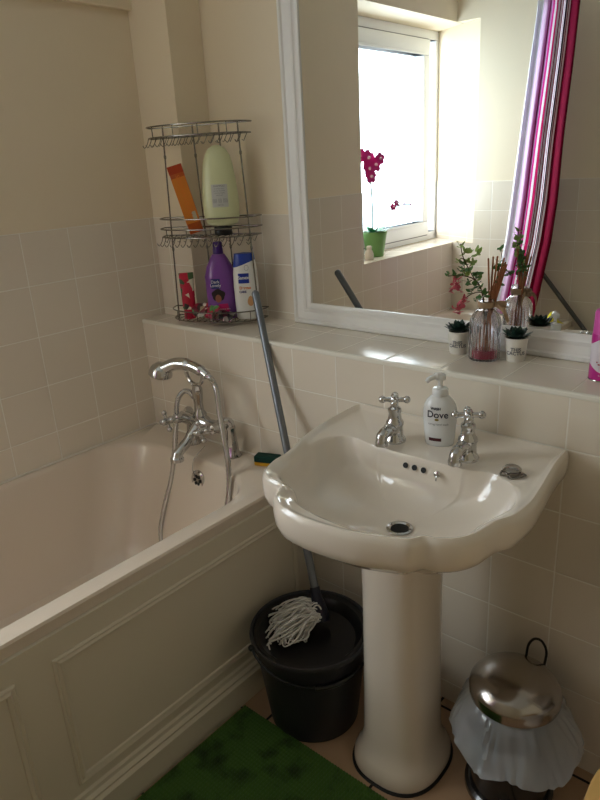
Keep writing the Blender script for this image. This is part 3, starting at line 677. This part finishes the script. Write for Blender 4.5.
strip(bm, [(.019, -.004, .131), (.03, .006, .128), (.038, .02, .12), (.043, .028, .106)], .008)
link('neck_ribbon', bm, ribbon, vt)
reed_m = mat('reed', (176, 114, 76), .7, bump=(500, .4, .001))
reed0 = None
reeds = [(.8, .020, .0, 9, .165), (.4, .012, .006, 2, .17), (1.6, .016, -.004, 5, .16), (2.4, .010, .004, -3, .172), (3.0, .006, -.006, 7, .168), (-.4, .022, .002, 11, .158), (-1.2, .014, 0, 4, .163), (1.1, .028, .004, 3, .156), (.1, .024, -.007, 6, .170)]
for i, (az, ln_, o_, d_, top) in enumerate(reeds):
    if reed0 is None:
        bm = B(); tube(bm, [(0, 0, 0), (0, 0, .1), (0, 0, .2), (0, 0, .235)], .0021, 7); reed0 = link('diffuser_reed', bm, reed_m); o = reed0
    else: o = reed0.copy(); C.objects.link(o)
    bx_, by_ = vx+.0165*math.cos(az+PI), vy+.0165*math.sin(az+PI)
    dirv = Vector((vx+rt0.x*.006+math.cos(az)*.005-bx_+rt0.x*ln_*.6, vy+rt0.y*.006+math.sin(az)*.005-by_+rt0.y*ln_*.6, .150+.006*o_*100/6)).normalized()
    o.location = (bx_, by_, ZL+.009); o.rotation_euler = dirv.to_track_quat('Z', 'Y').to_euler(); o.scale = (1, 1, (.225+.012*math.sin(i*2.3))/.235)
    tag(o, 'brown reed stick standing in the glass diffuser bottle', 'reed stick', 'reeds in the diffuser bottle')
# artificial sprigs
leafg = [mat('sprig_green', (84, 128, 66), .5), mat('sprig_light', (160, 186, 104), .5)]
pinkb = mat('pink_blossom', (214, 104, 120), .55); stem_m = mat('sprig_stem', (96, 76, 48), .7)
RV = Vector((rt0.x, rt0.y, 0)); FV = Vector((-rt0.y, rt0.x, 0))
def sprig(pts, leaves, blossoms, label, lm):
    t = thing('artificial_sprig', label, 'artificial flower', (vx, vy, ZL+.03))
    P = smooth_path([RV*a+FV*b+Vector((0, 0, c)) for a, b, c in pts], 6)
    bm = B(); tube(bm, P, .0012, 5)
    rnd = random.Random(len(leaves)*7+len(blossoms)); bl = B(); bb = B()
    for (a, b, c, s) in leaves:
        q = RV*a+FV*b+Vector((0, 0, c)); near = min(P[len(P)//3:], key=lambda p: (p-q).length + (.03 if p.z > q.z else 0))
        tube(bm, smooth_path([near, (near+q)/2+Vector((0, 0, .004)), q], 3), .0007, 4)
        for k in range(5):
            M = Matrix.Rotation(rnd.uniform(0, 6.28), 3, 'Z') @ Matrix.Rotation(rnd.uniform(-.9, .7), 3, 'Y') @ Matrix.Rotation(rnd.uniform(-.8, .8), 3, 'X')
            leaf_blade(bl, M, s*1.35, s*.48, .0009, .4, 4, q+Vector((rnd.uniform(-1, 1), rnd.uniform(-1, 1), rnd.uniform(-1, 1)))*s*.55, tip=.3)
    st_ = link('stem', bm, stem_m, t); link('leaves', bl, lm, t)
    if blossoms:
        for (a, b, c, s) in blossoms:
            q = RV*a+FV*b+Vector((0, 0, c)); near = min(P[len(P)//2:], key=lambda p: (p-q).length)
            for k in range(9):
                M = Matrix.Rotation(rnd.uniform(0, 6.28), 3, 'Z') @ Matrix.Rotation(rnd.uniform(-1.2, .9), 3, 'Y')
                leaf_blade(bb, M, s*rnd.uniform(.7, 1.2), s*.4, .001, .5, 3, q+Vector((rnd.uniform(-s, s)*.6, rnd.uniform(-s, s)*.6, rnd.uniform(-s, s)*.6)), tip=.3)
            tw = B(); tube(tw, [near, q], .0007, 4)
            mtmp = bpy.data.meshes.new('x'); tw.to_mesh(mtmp); bb.from_mesh(mtmp); tw.free(); bpy.data.meshes.remove(mtmp)
        link('blossoms', bb, pinkb, t)
    return t
sprig([(0, 0, -.02), (-.004, -.003, .07), (-.012, -.006, .13), (-.04, -.014, .175), (-.062, -.02, .215), (-.07, -.024, .245)],
      [(-.07, -.022, .242, .008), (-.058, -.02, .225, .009), (-.05, -.01, .205, .009), (-.072, -.02, .21, .007), (-.045, -.02, .225, .008), (-.035, -.01, .20, .009), (-.02, -.012, .17, .01), (-.05, -.016, .178, .011), (-.025, .0, .218, .011)], [], 'leafy green sprig rising highest beside the brown reeds in the diffuser', leafg[1])
sprig([(-.003, 0, -.02), (-.006, -.006, .07), (-.014, -.012, .13), (-.03, -.02, .16), (-.06, -.03, .175), (-.1, -.045, .18)],
      [(-.102, -.045, .183, .006), (-.086, -.04, .179, .006), (-.075, -.035, .178, .010), (-.062, -.03, .19, .011), (-.05, -.025, .16, .013), (-.034, -.018, .148, .013), (-.02, -.012, .14, .012), (-.06, -.02, .2, .01), (-.03, -.02, .175, .011), (-.012, -.012, .125, .011)],
      [(-.082, -.04, .165, .011), (-.088, -.042, .152, .012), (-.078, -.038, .145, .010)], 'drooping sprig with pink blossoms leaning towards the bath side of the diffuser', leafg[0])
sprig([(-.004, -.002, -.02), (-.006, -.008, .07), (-.012, -.014, .125), (-.03, -.024, .135), (-.055, -.034, .128), (-.075, -.04, .108)],
      [(-.045, -.03, .14, .009), (-.028, -.02, .12, .009)], [(-.062, -.036, .125, .011), (-.070, -.04, .112, .012), (-.082, -.042, .10, .010), (-.072, -.038, .098, .011)], 'lowest pink blossom sprig hanging over the bath side succulent', leafg[0])
sprig([(.003, 0, -.02), (.006, .004, .07), (.012, .006, .13), (.03, .012, .165), (.04, .016, .18), (.06, .02, .165)],
      [(.024, .01, .18, .010), (.034, .012, .192, .011), (.042, .016, .17, .012), (.056, .02, .168, .010), (.03, .008, .152, .009), (.034, .02, .222, .008)], [], 'small leafy sprig on the pink can side of the diffuser', leafg[0])

ax_, ay_ = .556, .118
t = thing('air_freshener', 'pink and white aerosol air freshener can on the ledge by itself', 'aerosol can', (ax_, ay_, ZL), face_cam(ax_, ay_)+.15)
RA = Round([(.001, 0), (.0265, 0), (.028, .002), (.028, .096), (.0265, .102), (.001, .103)])
mag = mat('can_magenta', (206, 34, 146), .3, coat=.3)
cm = bpy.data.materials.new('can_print'); cm.use_nodes = True; n = cm.node_tree; b = n.nodes['Principled BSDF']; b.inputs['Roughness'].default_value = .3
tcn = n.nodes.new('ShaderNodeTexCoord'); s_ = n.nodes.new('ShaderNodeSeparateXYZ'); n.links.new(tcn.outputs['Object'], s_.inputs[0])
dx_ = mth(n, 'MULTIPLY', s_.outputs['X'], 1/.03); dz_ = mth(n, 'MULTIPLY', mth(n, 'SUBTRACT', s_.outputs['Z'], .056), 1/.034)
d2 = mth(n, 'ADD', mth(n, 'MULTIPLY', dx_, dx_), mth(n, 'MULTIPLY', dz_, dz_)); ins = mth(n, 'LESS_THAN', d2, 1.25)
mxx = n.nodes.new('ShaderNodeMix'); mxx.data_type = 'RGBA'; mxx.inputs[6].default_value = (*lin((206, 34, 146)), 1); mxx.inputs[7].default_value = (*lin((232, 222, 230)), 1)
n.links.new(ins, mxx.inputs[0]); n.links.new(mxx.outputs[2], b.inputs['Base Color'])
bm = B(); lathe(bm, RA.p, n=40); link('can_body', bm, cm, t)
bm = B(); lathe(bm, [(.0285, 0), (.0292, .001), (.0285, .0028)], n=36, cap0=False, cap1=False); link('base_rim', bm, steel, t)
bm = B(); lathe(bm, [(.001, .098), (.0272, .098), (.0272, .103), (.0262, .142), (.024, .148), (.015, .150), (.001, .150)], n=36); link('cap', bm, mat('can_cap', (226, 92, 178), .3), t, label='lighter pink cap')
bm = B(); RA.blob(bm, 0, .083, .0115, .0115, .0008); gb = link('green_logo', bm, mat('logo_green', (24, 92, 50), .35), t, label='round green emblem')
text_mesh('print', 'AIR\nWICK', .0085, RA.wrap(0, .083, .0014), white_p, gb, .0002)
bm = B(); rnd = random.Random(4)
for i in range(7): RA.blob(bm, rnd.uniform(-.02, .01), rnd.uniform(.036, .052), .0016, .0016, .0009, 8)
link('printed_petals', bm, mat('petal_print', (170, 40, 80), .4), t)
text_mesh('print', 'fresh scent', .006, RA.wrap(0, .014, .0009), white_p, t)

# ------------------------------------------------------------------ sponge on bath rim
t = thing('sponge_scourer', 'green and yellow sponge scourer on the bath corner against the wall', 'sponge', (-.312, -.032, ZB), .35)
bm = B(); box(bm, (-.038, -.016, .0005), (.038, .018, .012), .003); link('foam', bm, mat('yellow_foam', (214, 160, 40), .85, bump=(500, .8, .002)), t)
bm = B(); box(bm, (-.038, -.016, .0115), (.038, .018, .031), .003); link('scouring_pad', bm, mat('green_pad', (14, 60, 50), .95, bump=(900, 1, .002)), t)

# ------------------------------------------------------------------ bucket with mop
KX, KY = .008, -.245
t = thing('mop_bucket', 'round black bucket with a wringer insert between the bath and the pedestal', 'bucket', (KX, KY, 0))
bm = B(); lathe(bm, [(.001, .004), (.105, .004), (.112, 0), (.118, .004), (.120, .02), (.146, .250), (.150, .252), (.156, .256), (.158, .268), (.156, .272), (.150, .270), (.143, .255), (.117, .02), (.001, .012)], n=56); link('bucket_body', bm, bucket_m, t)
bm = B()
rg = []
for k, (rx, ry, z, cyy) in enumerate(((.146, .146, .266, 0), (.135, .135, .264, 0), (.128, .128, .256, 0), (.118, .116, .240, 0), (.10, .098, .236, 0), (.02, .02, .234, 0))):
    rg.append([(rx*math.cos(a), cyy+ry*math.sin(a), z) for a in [2*PI*i/40 for i in range(40)]])
loft(bm, rg, False, True); link('wringer_insert', bm, blackp, t)
hn = []
for i in range(21):
    a = PI*i/20; hn.append(Vector((.160*math.cos(a), .152*math.sin(a)*.98, .262-.055*math.sin(a))))
Mz = Matrix.Rotation(-2.05, 3, 'Z')
bm = B(); tube(bm, [Mz @ q for q in hn], .0035, 8)
gr = [Mz @ q for q in hn[8:13]]; tube(bm, gr, .007, 10)
for s_ in (0, -1): q = Mz @ hn[s_]; ball(bm, q, .009, 10, 7)
link('bail_handle', bm, blackp, t)

top_p = Vector((-.374, .033, 1.058)); bot_p = Vector((-.008, -.190, .30))
md = (bot_p-top_p).normalized()
t = thing('string_mop', 'grey metal-handled string mop leaning from the bucket onto the ledge edge', 'mop', tuple(bot_p))
bm = B(); a_ = top_p-bot_p; sh_ = Vector((-md.y, md.x, 0)).normalized()*0 
offp = Vector((0, 0, 0))
tube(bm, [a_+offp, a_*.5+offp*.6, Vector((0, 0, 0))], .0108, 16); ball(bm, a_+offp, .0112, 14, 8); link('pole', bm, mat('grey_pole', (118, 122, 128), .3, metal=.6), t)
bm = B(); tube(bm, [-md*.045, -md*.02, Vector((0, 0, 0)), md*.03, md*.045], [.013, .014, .019, .024, .022], 18); link('socket', bm, mat('navy_socket', (14, 16, 38), .35), t, label='dark blue plastic socket')
bm = B(); rnd = random.Random(11)
hx0, hy0, hz0 = md*.03
for i in range(170):
    ph = rnd.uniform(0, 2*PI); sp = rnd.random()
    # strands flop from the socket toward the bath side, over the wringer
    side = Vector((-.72, -.62, 0)); nrm_ = Vector((.62, -.72, 0)); k = rnd.uniform(-1, 1)
    ln_ = rnd.uniform(.05, .135); lift = rnd.uniform(.0, .044)*(1-.5*abs(k))
    s0 = Vector((hx0, hy0, hz0))+Vector((math.cos(ph)*.016, math.sin(ph)*.016, -.004))
    p1 = s0+side*ln_*.35+nrm_*k*.034+Vector((0, 0, .006+lift))
    p2 = s0+side*ln_*.75+nrm_*(k*.058+rnd.uniform(-.006, .006))+Vector((0, 0, lift*.7-.004))
    p3 = s0+side*ln_+nrm_*(k*.062+rnd.uniform(-.012, .012))+Vector((0, 0, -.022+rnd.uniform(-.006, .012)))
    p4 = p3+Vector((rnd.uniform(-.012, .010), rnd.uniform(-.014, .006), -.012))
    tube(bm, smooth_path([s0, p1, p2, p3, p4], 4), .0022, 5)
for k in range(3):
    s0 = Vector((hx0, hy0, hz0)); tube(bm, smooth_path([s0+Vector((-.02, -.03, .0)), s0+Vector((.02-.01*k, -.075-.012*k, -.01)), s0+Vector((-.012, -.105-.014*k, -.016)), s0+Vector((-.045, -.09-.006*k, -.012))], 6), .0019, 5)
link('mop_strings', bm, mat('mop_cotton', (232, 228, 220), .9), t)

# ------------------------------------------------------------------ pedal bin and liner
QX, QY = .517, -.150
bn = thing('pedal_bin', 'small black pedal bin with a domed steel lid beside the pedestal', 'pedal bin', (QX, QY, 0))
bm = B(); lathe(bm, [(.001, .0), (.088, .0), (.088, .262), (.083, .267), (.080, .262), (.001, .26)], n=48); link('bin_body', bm, mat('bin_black', (16, 16, 18), .18, coat=.5), bn)
bm = B(); lathe(bm, [(.088, .001), (.098, .001), (.100, .006), (.099, .018), (.092, .024), (.088, .024)], n=48, cap0=False, cap1=False); link('base_ring', bm, mat('bin_base', (34, 34, 36), .2, coat=.6), bn)
bm = B(); lathe(bm, [(.001, .272), (.094, .272), (.097, .274), (.098, .292), (.0965, .299), (.093, .305), (.084, .315), (.070, .324), (.050, .331), (.025, .335), (.001, .336)], n=56); link('lid', bm, steel, bn, label='domed brushed steel lid')
bd = Vector((.35, 1, 0)).normalized()*.097; bd = Vector((.004, .099, 0)); bp_ = Vector((1, .1, 0)).normalized()
bm = B(); q = [bd-bp_*.020+Vector((0, 0, .280)), bd-bp_*.021+Vector((0, .01, .32)), bd-bp_*.012+Vector((0, .012, .342)), bd+Vector((0, .013, .348)), bd+bp_*.012+Vector((0, .012, .342)), bd+bp_*.021+Vector((0, .01, .32)), bd+bp_*.020+Vector((0, 0, .280))]
tube(bm, smooth_path(q, 5), .003, 8); link('loop_handle', bm, mat('dark_wire', (50, 46, 42), .35, metal=.7), bn)
pdv = Vector((.25, -.97, 0)).normalized()
bm = B(); c = pdv*.108+Vector((0, 0, .012)); s2_ = Vector((-pdv.y, pdv.x, 0))
loft(bm, [[pdv*(d_)+s2_*wd_*k+Vector((0, 0, z)) for k, z in ((-1, .009), (1, .009), (1, .015), (-1, .015))] for d_, wd_ in ((.09, .012), (.112, .014), (.126, .024), (.136, .022), (.140, .012))]); link('pedal', bm, steel, bn, label='small steel pedal')
# liner
lm_ = bpy.data.materials.new('bag_film'); lm_.use_nodes = True; n = lm_.node_tree; b = n.nodes['Principled BSDF']
n.nodes.remove(b)
tr = n.nodes.new('ShaderNodeBsdfTransparent'); df = n.nodes.new('ShaderNodeBsdfDiffuse'); tl = n.nodes.new('ShaderNodeBsdfTranslucent'); gl = n.nodes.new('ShaderNodeBsdfGlossy'); gl.inputs['Roughness'].default_value = .18
for q_ in (df, tl): q_.inputs[0].default_value = (*lin((238, 244, 250)), 1)
m1 = n.nodes.new('ShaderNodeMixShader'); m2 = n.nodes.new('ShaderNodeMixShader'); m3 = n.nodes.new('ShaderNodeMixShader'); m1.inputs[0].default_value = .4; m2.inputs[0].default_value = .42; m3.inputs[0].default_value = .07
n.links.new(df.outputs[0], m1.inputs[1]); n.links.new(tl.outputs[0], m1.inputs[2]); n.links.new(tr.outputs[0], m2.inputs[1]); n.links.new(m1.outputs[0], m2.inputs[2])
n.links.new(m2.outputs[0], m3.inputs[1]); n.links.new(gl.outputs[0], m3.inputs[2]); n.links.new(m3.outputs[0], n.nodes['Material Output'].inputs[0])
bm = B(); NB = 160; rings = []
def bagr(a, k, z, wob):
    out = .5+.5*math.cos(a-(-.2)); f = noise.noise(Vector((math.cos(a)*2.2, math.sin(a)*2.2, k*1.3)))
    w1 = abs(math.sin(9.5*a+2*f*3))*1.4-.9+math.sin(31*a+f*9)*.3+math.sin(7*a+k*.4)*.5
    return w1*wob*1.7, f
levels = [(.0815, .258, 0, 0), (.086, .2695, .0004, 0), (.092, .2705, .0008, 0), (.097, .268, .0016, 0), (.106, .255, .003, .2), (.116, .236, .0035, .4), (.126, .211, .0035, .6), (.133, .188, .003, .8), (.1345, .176, .0022, 1), (.131, .170, .0018, 1), (.124, .174, .0016, 1), (.114, .190, .002, .8), (.104, .21, .002, .5)]
for k, (r0, z0, wob, fk) in enumerate(levels):
    ring = []
    for i in range(NB):
        a = 2*PI*i/NB; w_, f = bagr(a, k*.35, z0, wob)
        bulge = .018*fk*max(0, math.cos(a-.35)) - .02*fk*max(0, math.cos(a-PI*.5))
        dz = -.022*fk*(math.cos(a+1.35)) + fk*.008*math.sin(5*a+1)
        r = r0+w_+fk*.006*f*2+bulge
        x, y = r*math.cos(a), r*math.sin(a)
        ring.append((x, min(y, -QY-.004), z0+dz))
    rings.append(ring)
loft(bm, rings, False, False); lo = link('bin_liner', bm, lm_, loc=(QX, QY, 0)); tag(lo, 'translucent pale plastic bag folded over the rim of the pedal bin', 'bin bag')

# ------------------------------------------------------------------ mat
gm_ = bpy.data.materials.new('green_mat'); gm_.use_nodes = True; n = gm_.node_tree; b = n.nodes['Principled BSDF']; b.inputs['Roughness'].default_value = .9
g = n.nodes.new('ShaderNodeNewGeometry'); nz = n.nodes.new('ShaderNodeTexNoise'); nz.inputs['Scale'].default_value = 14; nz.inputs['Detail'].default_value = 5; n.links.new(g.outputs['Position'], nz.inputs['Vector'])
r = n.nodes.new('ShaderNodeValToRGB'); r.color_ramp.elements[0].position = .30; r.color_ramp.elements[0].color = (*lin((44, 66, 26)), 1); r.color_ramp.elements[1].position = .5; r.color_ramp.elements[1].color = (*lin((78, 116, 48)), 1)
n.links.new(nz.outputs['Fac'], r.inputs[0]); n.links.new(r.outputs[0], b.inputs['Base Color'])
m0x, m1x, m0y, m1y = -.150, .50, -1.02, -.358
bm = B(); nx, ny = 150, 130; vs = []
for j in range(ny+1):
    row = []
    for i in range(nx+1):
        x = m0x+(m1x-m0x)*i/nx; y = m0y+(m1y-m0y)*j/ny; e = i in (0, nx) or j in (0, ny)
        z = .0105+(.0030 if (i % 2 == 0) else -.0026)+(.0016 if j % 2 else -.0014)+.0012*noise.noise(Vector((x*30, y*30, 0)))
        if e: z = .004
        row.append(bm.verts.new((x, y, z)))
    vs.append(row)
for j in range(ny):
    for i in range(nx): bm.faces.new((vs[j][i], vs[j][i+1], vs[j+1][i+1], vs[j+1][i]))
lo_ = [v for v in vs[0]]+[vs[j][nx] for j in range(1, ny+1)]+[vs[ny][i] for i in range(nx-1, -1, -1)]+[vs[j][0] for j in range(ny-1, 0, -1)]
lw = [bm.verts.new((v.co.x, v.co.y, .0005)) for v in lo_]
for i in range(len(lo_)): bm.faces.new((lo_[i], lw[i], lw[(i+1) % len(lw)], lo_[(i+1) % len(lo_)]))
bm.faces.new(lw); o = link('bath_mat', bm, gm_, smooth=False); tag(o, 'ribbed green bath mat on the brown floor tiles beside the bath', 'bath mat')

# ------------------------------------------------------------------ toilet with wooden lid (edge in view)
wood = mat('pine_wood', (222, 178, 108), .35, coat=.3, bump=(30, .1, .002), var=.08)
t = thing('toilet', 'toilet with a pale wooden lid beyond the pedal bin', 'toilet', (.940, -.41, 0))
def egg(hx, yb, yf, z, n=48):
    r = []
    for i in range(n):
        a = 2*PI*i/n; s = math.sin(a); r.append((hx*math.cos(a), (yb*s if s > 0 else -yf*s*-1), z))
    return r
def egg2(hx, yb, yf, z): return [(hx*math.cos(a), yb*math.sin(a) if math.sin(a) > 0 else yf*math.sin(a), z) for a in [2*PI*i/48 for i in range(48)]]
bm = B(); loft(bm, [egg2(.12, .22, .12, .0), egg2(.115, .21, .11, .03), egg2(.09, .2, .1, .12), egg2(.11, .2, .16, .24), egg2(.165, .2, .235, .34), egg2(.178, .2, .25, .385), egg2(.175, .2, .248, .395)]); link('toilet_bowl', bm, ceramic, t)
bm = B(); loft(bm, [egg2(.186, .17, .258, .397), egg2(.190, .174, .262, .403), egg2(.188, .172, .26, .411), egg2(.184, .17, .257, .413)]); link('seat', bm, wood, t)
bm = B(); loft(bm, [egg2(.186, .17, .258, .414), egg2(.190, .174, .262, .420), egg2(.188, .172, .26, .430), egg2(.182, .168, .254, .434), egg2(.1, .1, .18, .437)]); link('lid', bm, wood, t)
bm = B(); box(bm, (-.2, .225, .40), (.2, .405, .78), .02, 3); box(bm, (-.21, .220, .78), (.21, .407, .81), .01, 3); box(bm, (-.12, .12, .33), (.12, .39, .402), .01, 2); cs = link('cistern', bm, ceramic, t)
bm = B(); tube(bm, [(-.15, .227, .72), (-.15, .205, .72)], .012, 12); tube(bm, [(-.15, .207, .72), (-.09, .203, .715)], .006, 10); link('flush_lever', bm, chrome, t)

# ------------------------------------------------------------------ things seen in the mirror
# shower rail and curtain
t = thing('shower_rail', 'chrome curtain rail running above the bath edge', 'curtain rail', (-.285, YR, 2.06))
bm = B(); tube(bm, [(0, .002, 0), (0, DW-YR-.002, 0)], .0125, 16); link('rail_tube', bm, chrome, t)
for yy in (.001, DW-YR-.012): bm = B(); lathe(bm, [(.001, 0), (.032, 0), (.032, .006), (.018, .011), (.001, .011)], (0, yy, 0), M=align((0, 1, 0)) , n=28); link('end_flange', bm, chrome, t)
cmn = bpy.data.materials.new('striped_fabric'); cmn.use_nodes = True; n = cmn.node_tree; b = n.nodes['Principled BSDF']; b.inputs['Roughness'].default_value = .9; b.inputs['Specular IOR Level'].default_value = .15
uvn = n.nodes.new('ShaderNodeUVMap'); s_ = n.nodes.new('ShaderNodeSeparateXYZ'); n.links.new(uvn.outputs[0], s_.inputs[0])
r = n.nodes.new('ShaderNodeValToRGB'); r.color_ramp.interpolation = 'CONSTANT'; n.links.new(s_.outputs['X'], r.inputs[0])
W_ = (232, 222, 230); LI = (214, 150, 204); MG = (206, 30, 130); CR = (122, 3, 44); DK = (60, 40, 62)
stripes = [(0, (244, 244, 250)), (.16, (232, 196, 228)), (.26, LI), (.31, MG), (.355, LI), (.40, MG), (.425, W_), (.45, (190, 16, 90)), (.52, W_), (.565, CR), (.58, W_), (.60, CR), (.615, W_), (.635, CR), (.65, W_), (.675, DK), (.715, W_), (.73, CR), (.742, W_), (.765, CR)]
els = r.color_ramp.elements; els[0].color = (*lin(stripes[0][1]), 1); els[0].position = 0; els[1].position = stripes[1][0]; els[1].color = (*lin(stripes[1][1]), 1)
for p_, c_ in stripes[2:]: e = els.new(p_); e.color = (*lin(c_), 1)
n.links.new(r.outputs[0], b.inputs['Base Color']); b.inputs['Subsurface Weight'].default_value = 0
bm = B(); uvl = bm.loops.layers.uv.new('UVMap'); nu, nv = 120, 30; vs = []
Lx = [(2.02, -.432), (1.80, -.454), (1.45, -.487), (1.17, -.512), (.97, -.531), (.70, -.574), (.575, -.60)]; Rx = [(2.02, -.243), (1.77, -.252), (1.44, -.272), (1.17, -.279), (.97, -.297), (.72, -.338), (.575, -.365)]
def lerp_tab(T, z):
    for (z0, x0), (z1, x1) in zip(T, T[1:]):
        if z1 <= z <= z0: return x0+(x1-x0)*(z0-z)/(z0-z1)
    return T[-1][1] if z < T[-1][0] else T[0][1]
for j in range(nv+1):
    z = 2.048-(2.048-.575)*j/nv; row = []
    for i in range(nu+1):
        u = i/nu; xl, xr = lerp_tab(Lx, z), lerp_tab(Rx, z)
        x = xl+(xr-xl)*(u+.018*math.sin(u*40+z)); y = -1.655+.11*u+.012*math.sin(u*2*PI*4.5+.5*z)*(1-.2*math.sin(3*z))+.003*math.sin(u*50); x += (y+1.6)*.5
        row.append(bm.verts.new((x, y, z)))
    vs.append(row)
for j in range(nv):
    for i in range(nu):
        f = bm.faces.new((vs[j][i], vs[j][i+1], vs[j+1][i+1], vs[j+1][i]))
        for lp, (a, b_) in zip(f.loops, ((i, j), (i+1, j), (i+1, j+1), (i, j+1))): lp[uvl].uv = (a/nu, b_/nv)
me = bpy.data.meshes.new('shower_curtain'); bm.to_mesh(me); bm.free(); me.materials.append(cmn)
for p in me.polygons: p.use_smooth = True
cu = bpy.data.objects.new('shower_curtain', me); C.objects.link(cu); tag(cu, 'pink, crimson and white striped shower curtain gathered at the rail end, seen in the mirror', 'shower curtain')
sm = cu.modifiers.new('th', 'SOLIDIFY'); sm.thickness = .0012
ring0 = None
for k in range(7):
    if ring0 is None:
        bm = B(); tube(bm, [(.017*math.cos(a), 0, .017*math.sin(a)) for a in [2*PI*i/20 for i in range(20)]], .0018, 6, closed=True); ring0 = link('curtain_ring', bm, white_p); o = ring0
    else: o = ring0.copy(); C.objects.link(o)
    o.location = (-.285, -1.65+k*.016, 2.058); tag(o, 'white plastic ring hanging the striped curtain from the rail', 'curtain ring', 'curtain rings on the rail')
# pole leaning on bath rim end
d_ = Vector((.225, 0, -.255)).normalized(); p0 = Vector((-.44, -1.66, .885)); p1 = Vector((-.165, -1.66, .583)); 
o_ = Vector((.330, -1.66, .012)); p0 = o_ + (Vector((-.172, -1.66, .594))-o_)*1.55
bm = B(); tube(bm, [p0-o_, (p0-o_)*.5, Vector((0, 0, 0))], .011, 12); ball(bm, p0-o_, .0115, 12, 7); ball(bm, Vector((0, 0, 0)), .0115, 12, 7)
o = link('broom_pole', bm, mat('dark_grey_pole', (92, 92, 92), .4, metal=.3), loc=tuple(o_)); tag(o, 'dark grey pole leaning over the far bath end, seen only in the mirror', 'pole')
# yellow cloth draped on the rim
bm = B(); n_ = 14; vs = []
for j in range(n_+1):
    row = []
    for i in range(n_+1):
        u, v = i/n_*2-1, j/n_*2-1; r_ = (u*u+v*v)
        row.append(bm.verts.new((u*.034+.004*math.sin(4*v), v*.07+.004*math.sin(3*u+1), .078*math.exp(-r_*1.1)+.006*noise.noise(Vector((u*3, v*3, 2)))-.0005)))
    vs.append(row)
for j in range(n_):
    for i in range(n_): bm.faces.new((vs[j][i], vs[j][i+1], vs[j+1][i+1], vs[j+1][i]))
o = link('cleaning_cloth', bm, mat('yellow_cloth', (226, 214, 40), .8), loc=(-.216, -1.47, ZB+.003)); tag(o, 'crumpled yellow cloth on the far bath corner, seen in the mirror', 'cloth')
sm = o.modifiers.new('th', 'SOLIDIFY'); sm.thickness = .002
# orchid on the window sill
t = thing('potted_orchid', 'pink orchid in a green pot on the sunny window sill', 'potted plant', (-.995, -1.085, ZS)); t.scale = (1.15, 1.15, 1.1)
bm = B(); lathe(bm, [(.001, 0), (.036, 0), (.038, .003), (.052, .098), (.054, .104), (.054, .112), (.049, .112), (.047, .1), (.001, .098)], n=36); link('pot', bm, mat('green_pot', (120, 168, 100), .45), t)
bm = B()
for az, el, ln_, wd in ((.5, .45, .10, .022), (-.7, .5, .095, .02), (2.4, .5, .10, .022), (3.6, .6, .09, .02), (1.5, .8, .07, .018), (5.0, .7, .08, .02)):
    leaf_blade(bm, Matrix.Rotation(az, 3, 'Z') @ Matrix.Rotation(-el, 3, 'Y'), ln_*.85, wd, .004, -.3, 8, (0, 0, .1), tip=.3)
link('leaves', bm, mat('orchid_leaf', (36, 120, 84), .4), t)
IR = Vector((rt0.x, -rt0.y, 0))       # sideways direction as it appears in the mirror
def ip(a, z, b=0): return IR*a+Vector((b, 0, z))
bm = B(); main = smooth_path([ip(-.01, .1), ip(-.008, .2), ip(-.012, .3), ip(-.02, .38), ip(-.03, .43), ip(-.05, .45)], 6); tube(bm, main, .0035, 6)
sec = smooth_path([ip(.0, .1), ip(.02, .14), ip(.06, .19), ip(.11, .22), ip(.16, .222)], 6); tube(bm, sec, .0028, 6); link('flower_stem', bm, mat('orchid_stem', (104, 118, 84), .6), t)
orch = mat('orchid_pink', (190, 22, 120), .5); orcl = mat('orchid_lip', (236, 190, 214), .5)
def bloom(c, s, face):
    bm = B(); M0 = align(face)
    for k in range(5):
        a = 2*PI*k/5+.3; leaf_blade(bm, M0 @ Matrix.Rotation(a, 3, 'Z') @ Matrix.Rotation(.15, 3, 'Y'), s, s*.55, .0015, .15, 5, c, tip=.6)
    o = link('bloom', bm, orch, t); b2 = B(); ball(b2, c+M0 @ Vector((0, 0, .004)), s*.22, 8, 6); link('bloom_lip', b2, orcl, o)
for a, z, s in ((-.03, .43, .034), (.0, .40, .032), (-.025, .385, .034), (.02, .425, .026), (-.02, .352, .03), (-.055, .44, .03)): bloom(ip(a, z, .01), s, Vector((1, .3, .1)))
for a, z, s in ((.075, .215, .016), (.09, .232, .015)): bloom(ip(a, z, .008), s, Vector((1, .4, .3)))
for a, z in ((.13, .226), (.158, .222)): bm = B(); ball(bm, ip(a, z), .005, 8, 6); link('bud', bm, orch, t)
stone = mat('sill_ceramic', (226, 214, 200), .5)
bm = B(); lathe(bm, [(.001, 0), (.020, 0), (.022, .005), (.022, .03), (.016, .045), (.012, .05), (.014, .062), (.010, .068), (.001, .069)], n=24); o = link('ceramic_jar', bm, stone, loc=(-1.01, -1.155, ZS)); tag(o, 'small cream ceramic jar on the window sill past the orchid pot', 'jar', 'small jars on the window sill')
o2_ = o.copy(); C.objects.link(o2_); o2_.location = (-.945, -.962, ZS); tag(o2_, 'small cream ceramic jar half hidden beside the wall edge of the window sill', 'jar', 'small jars on the window sill')
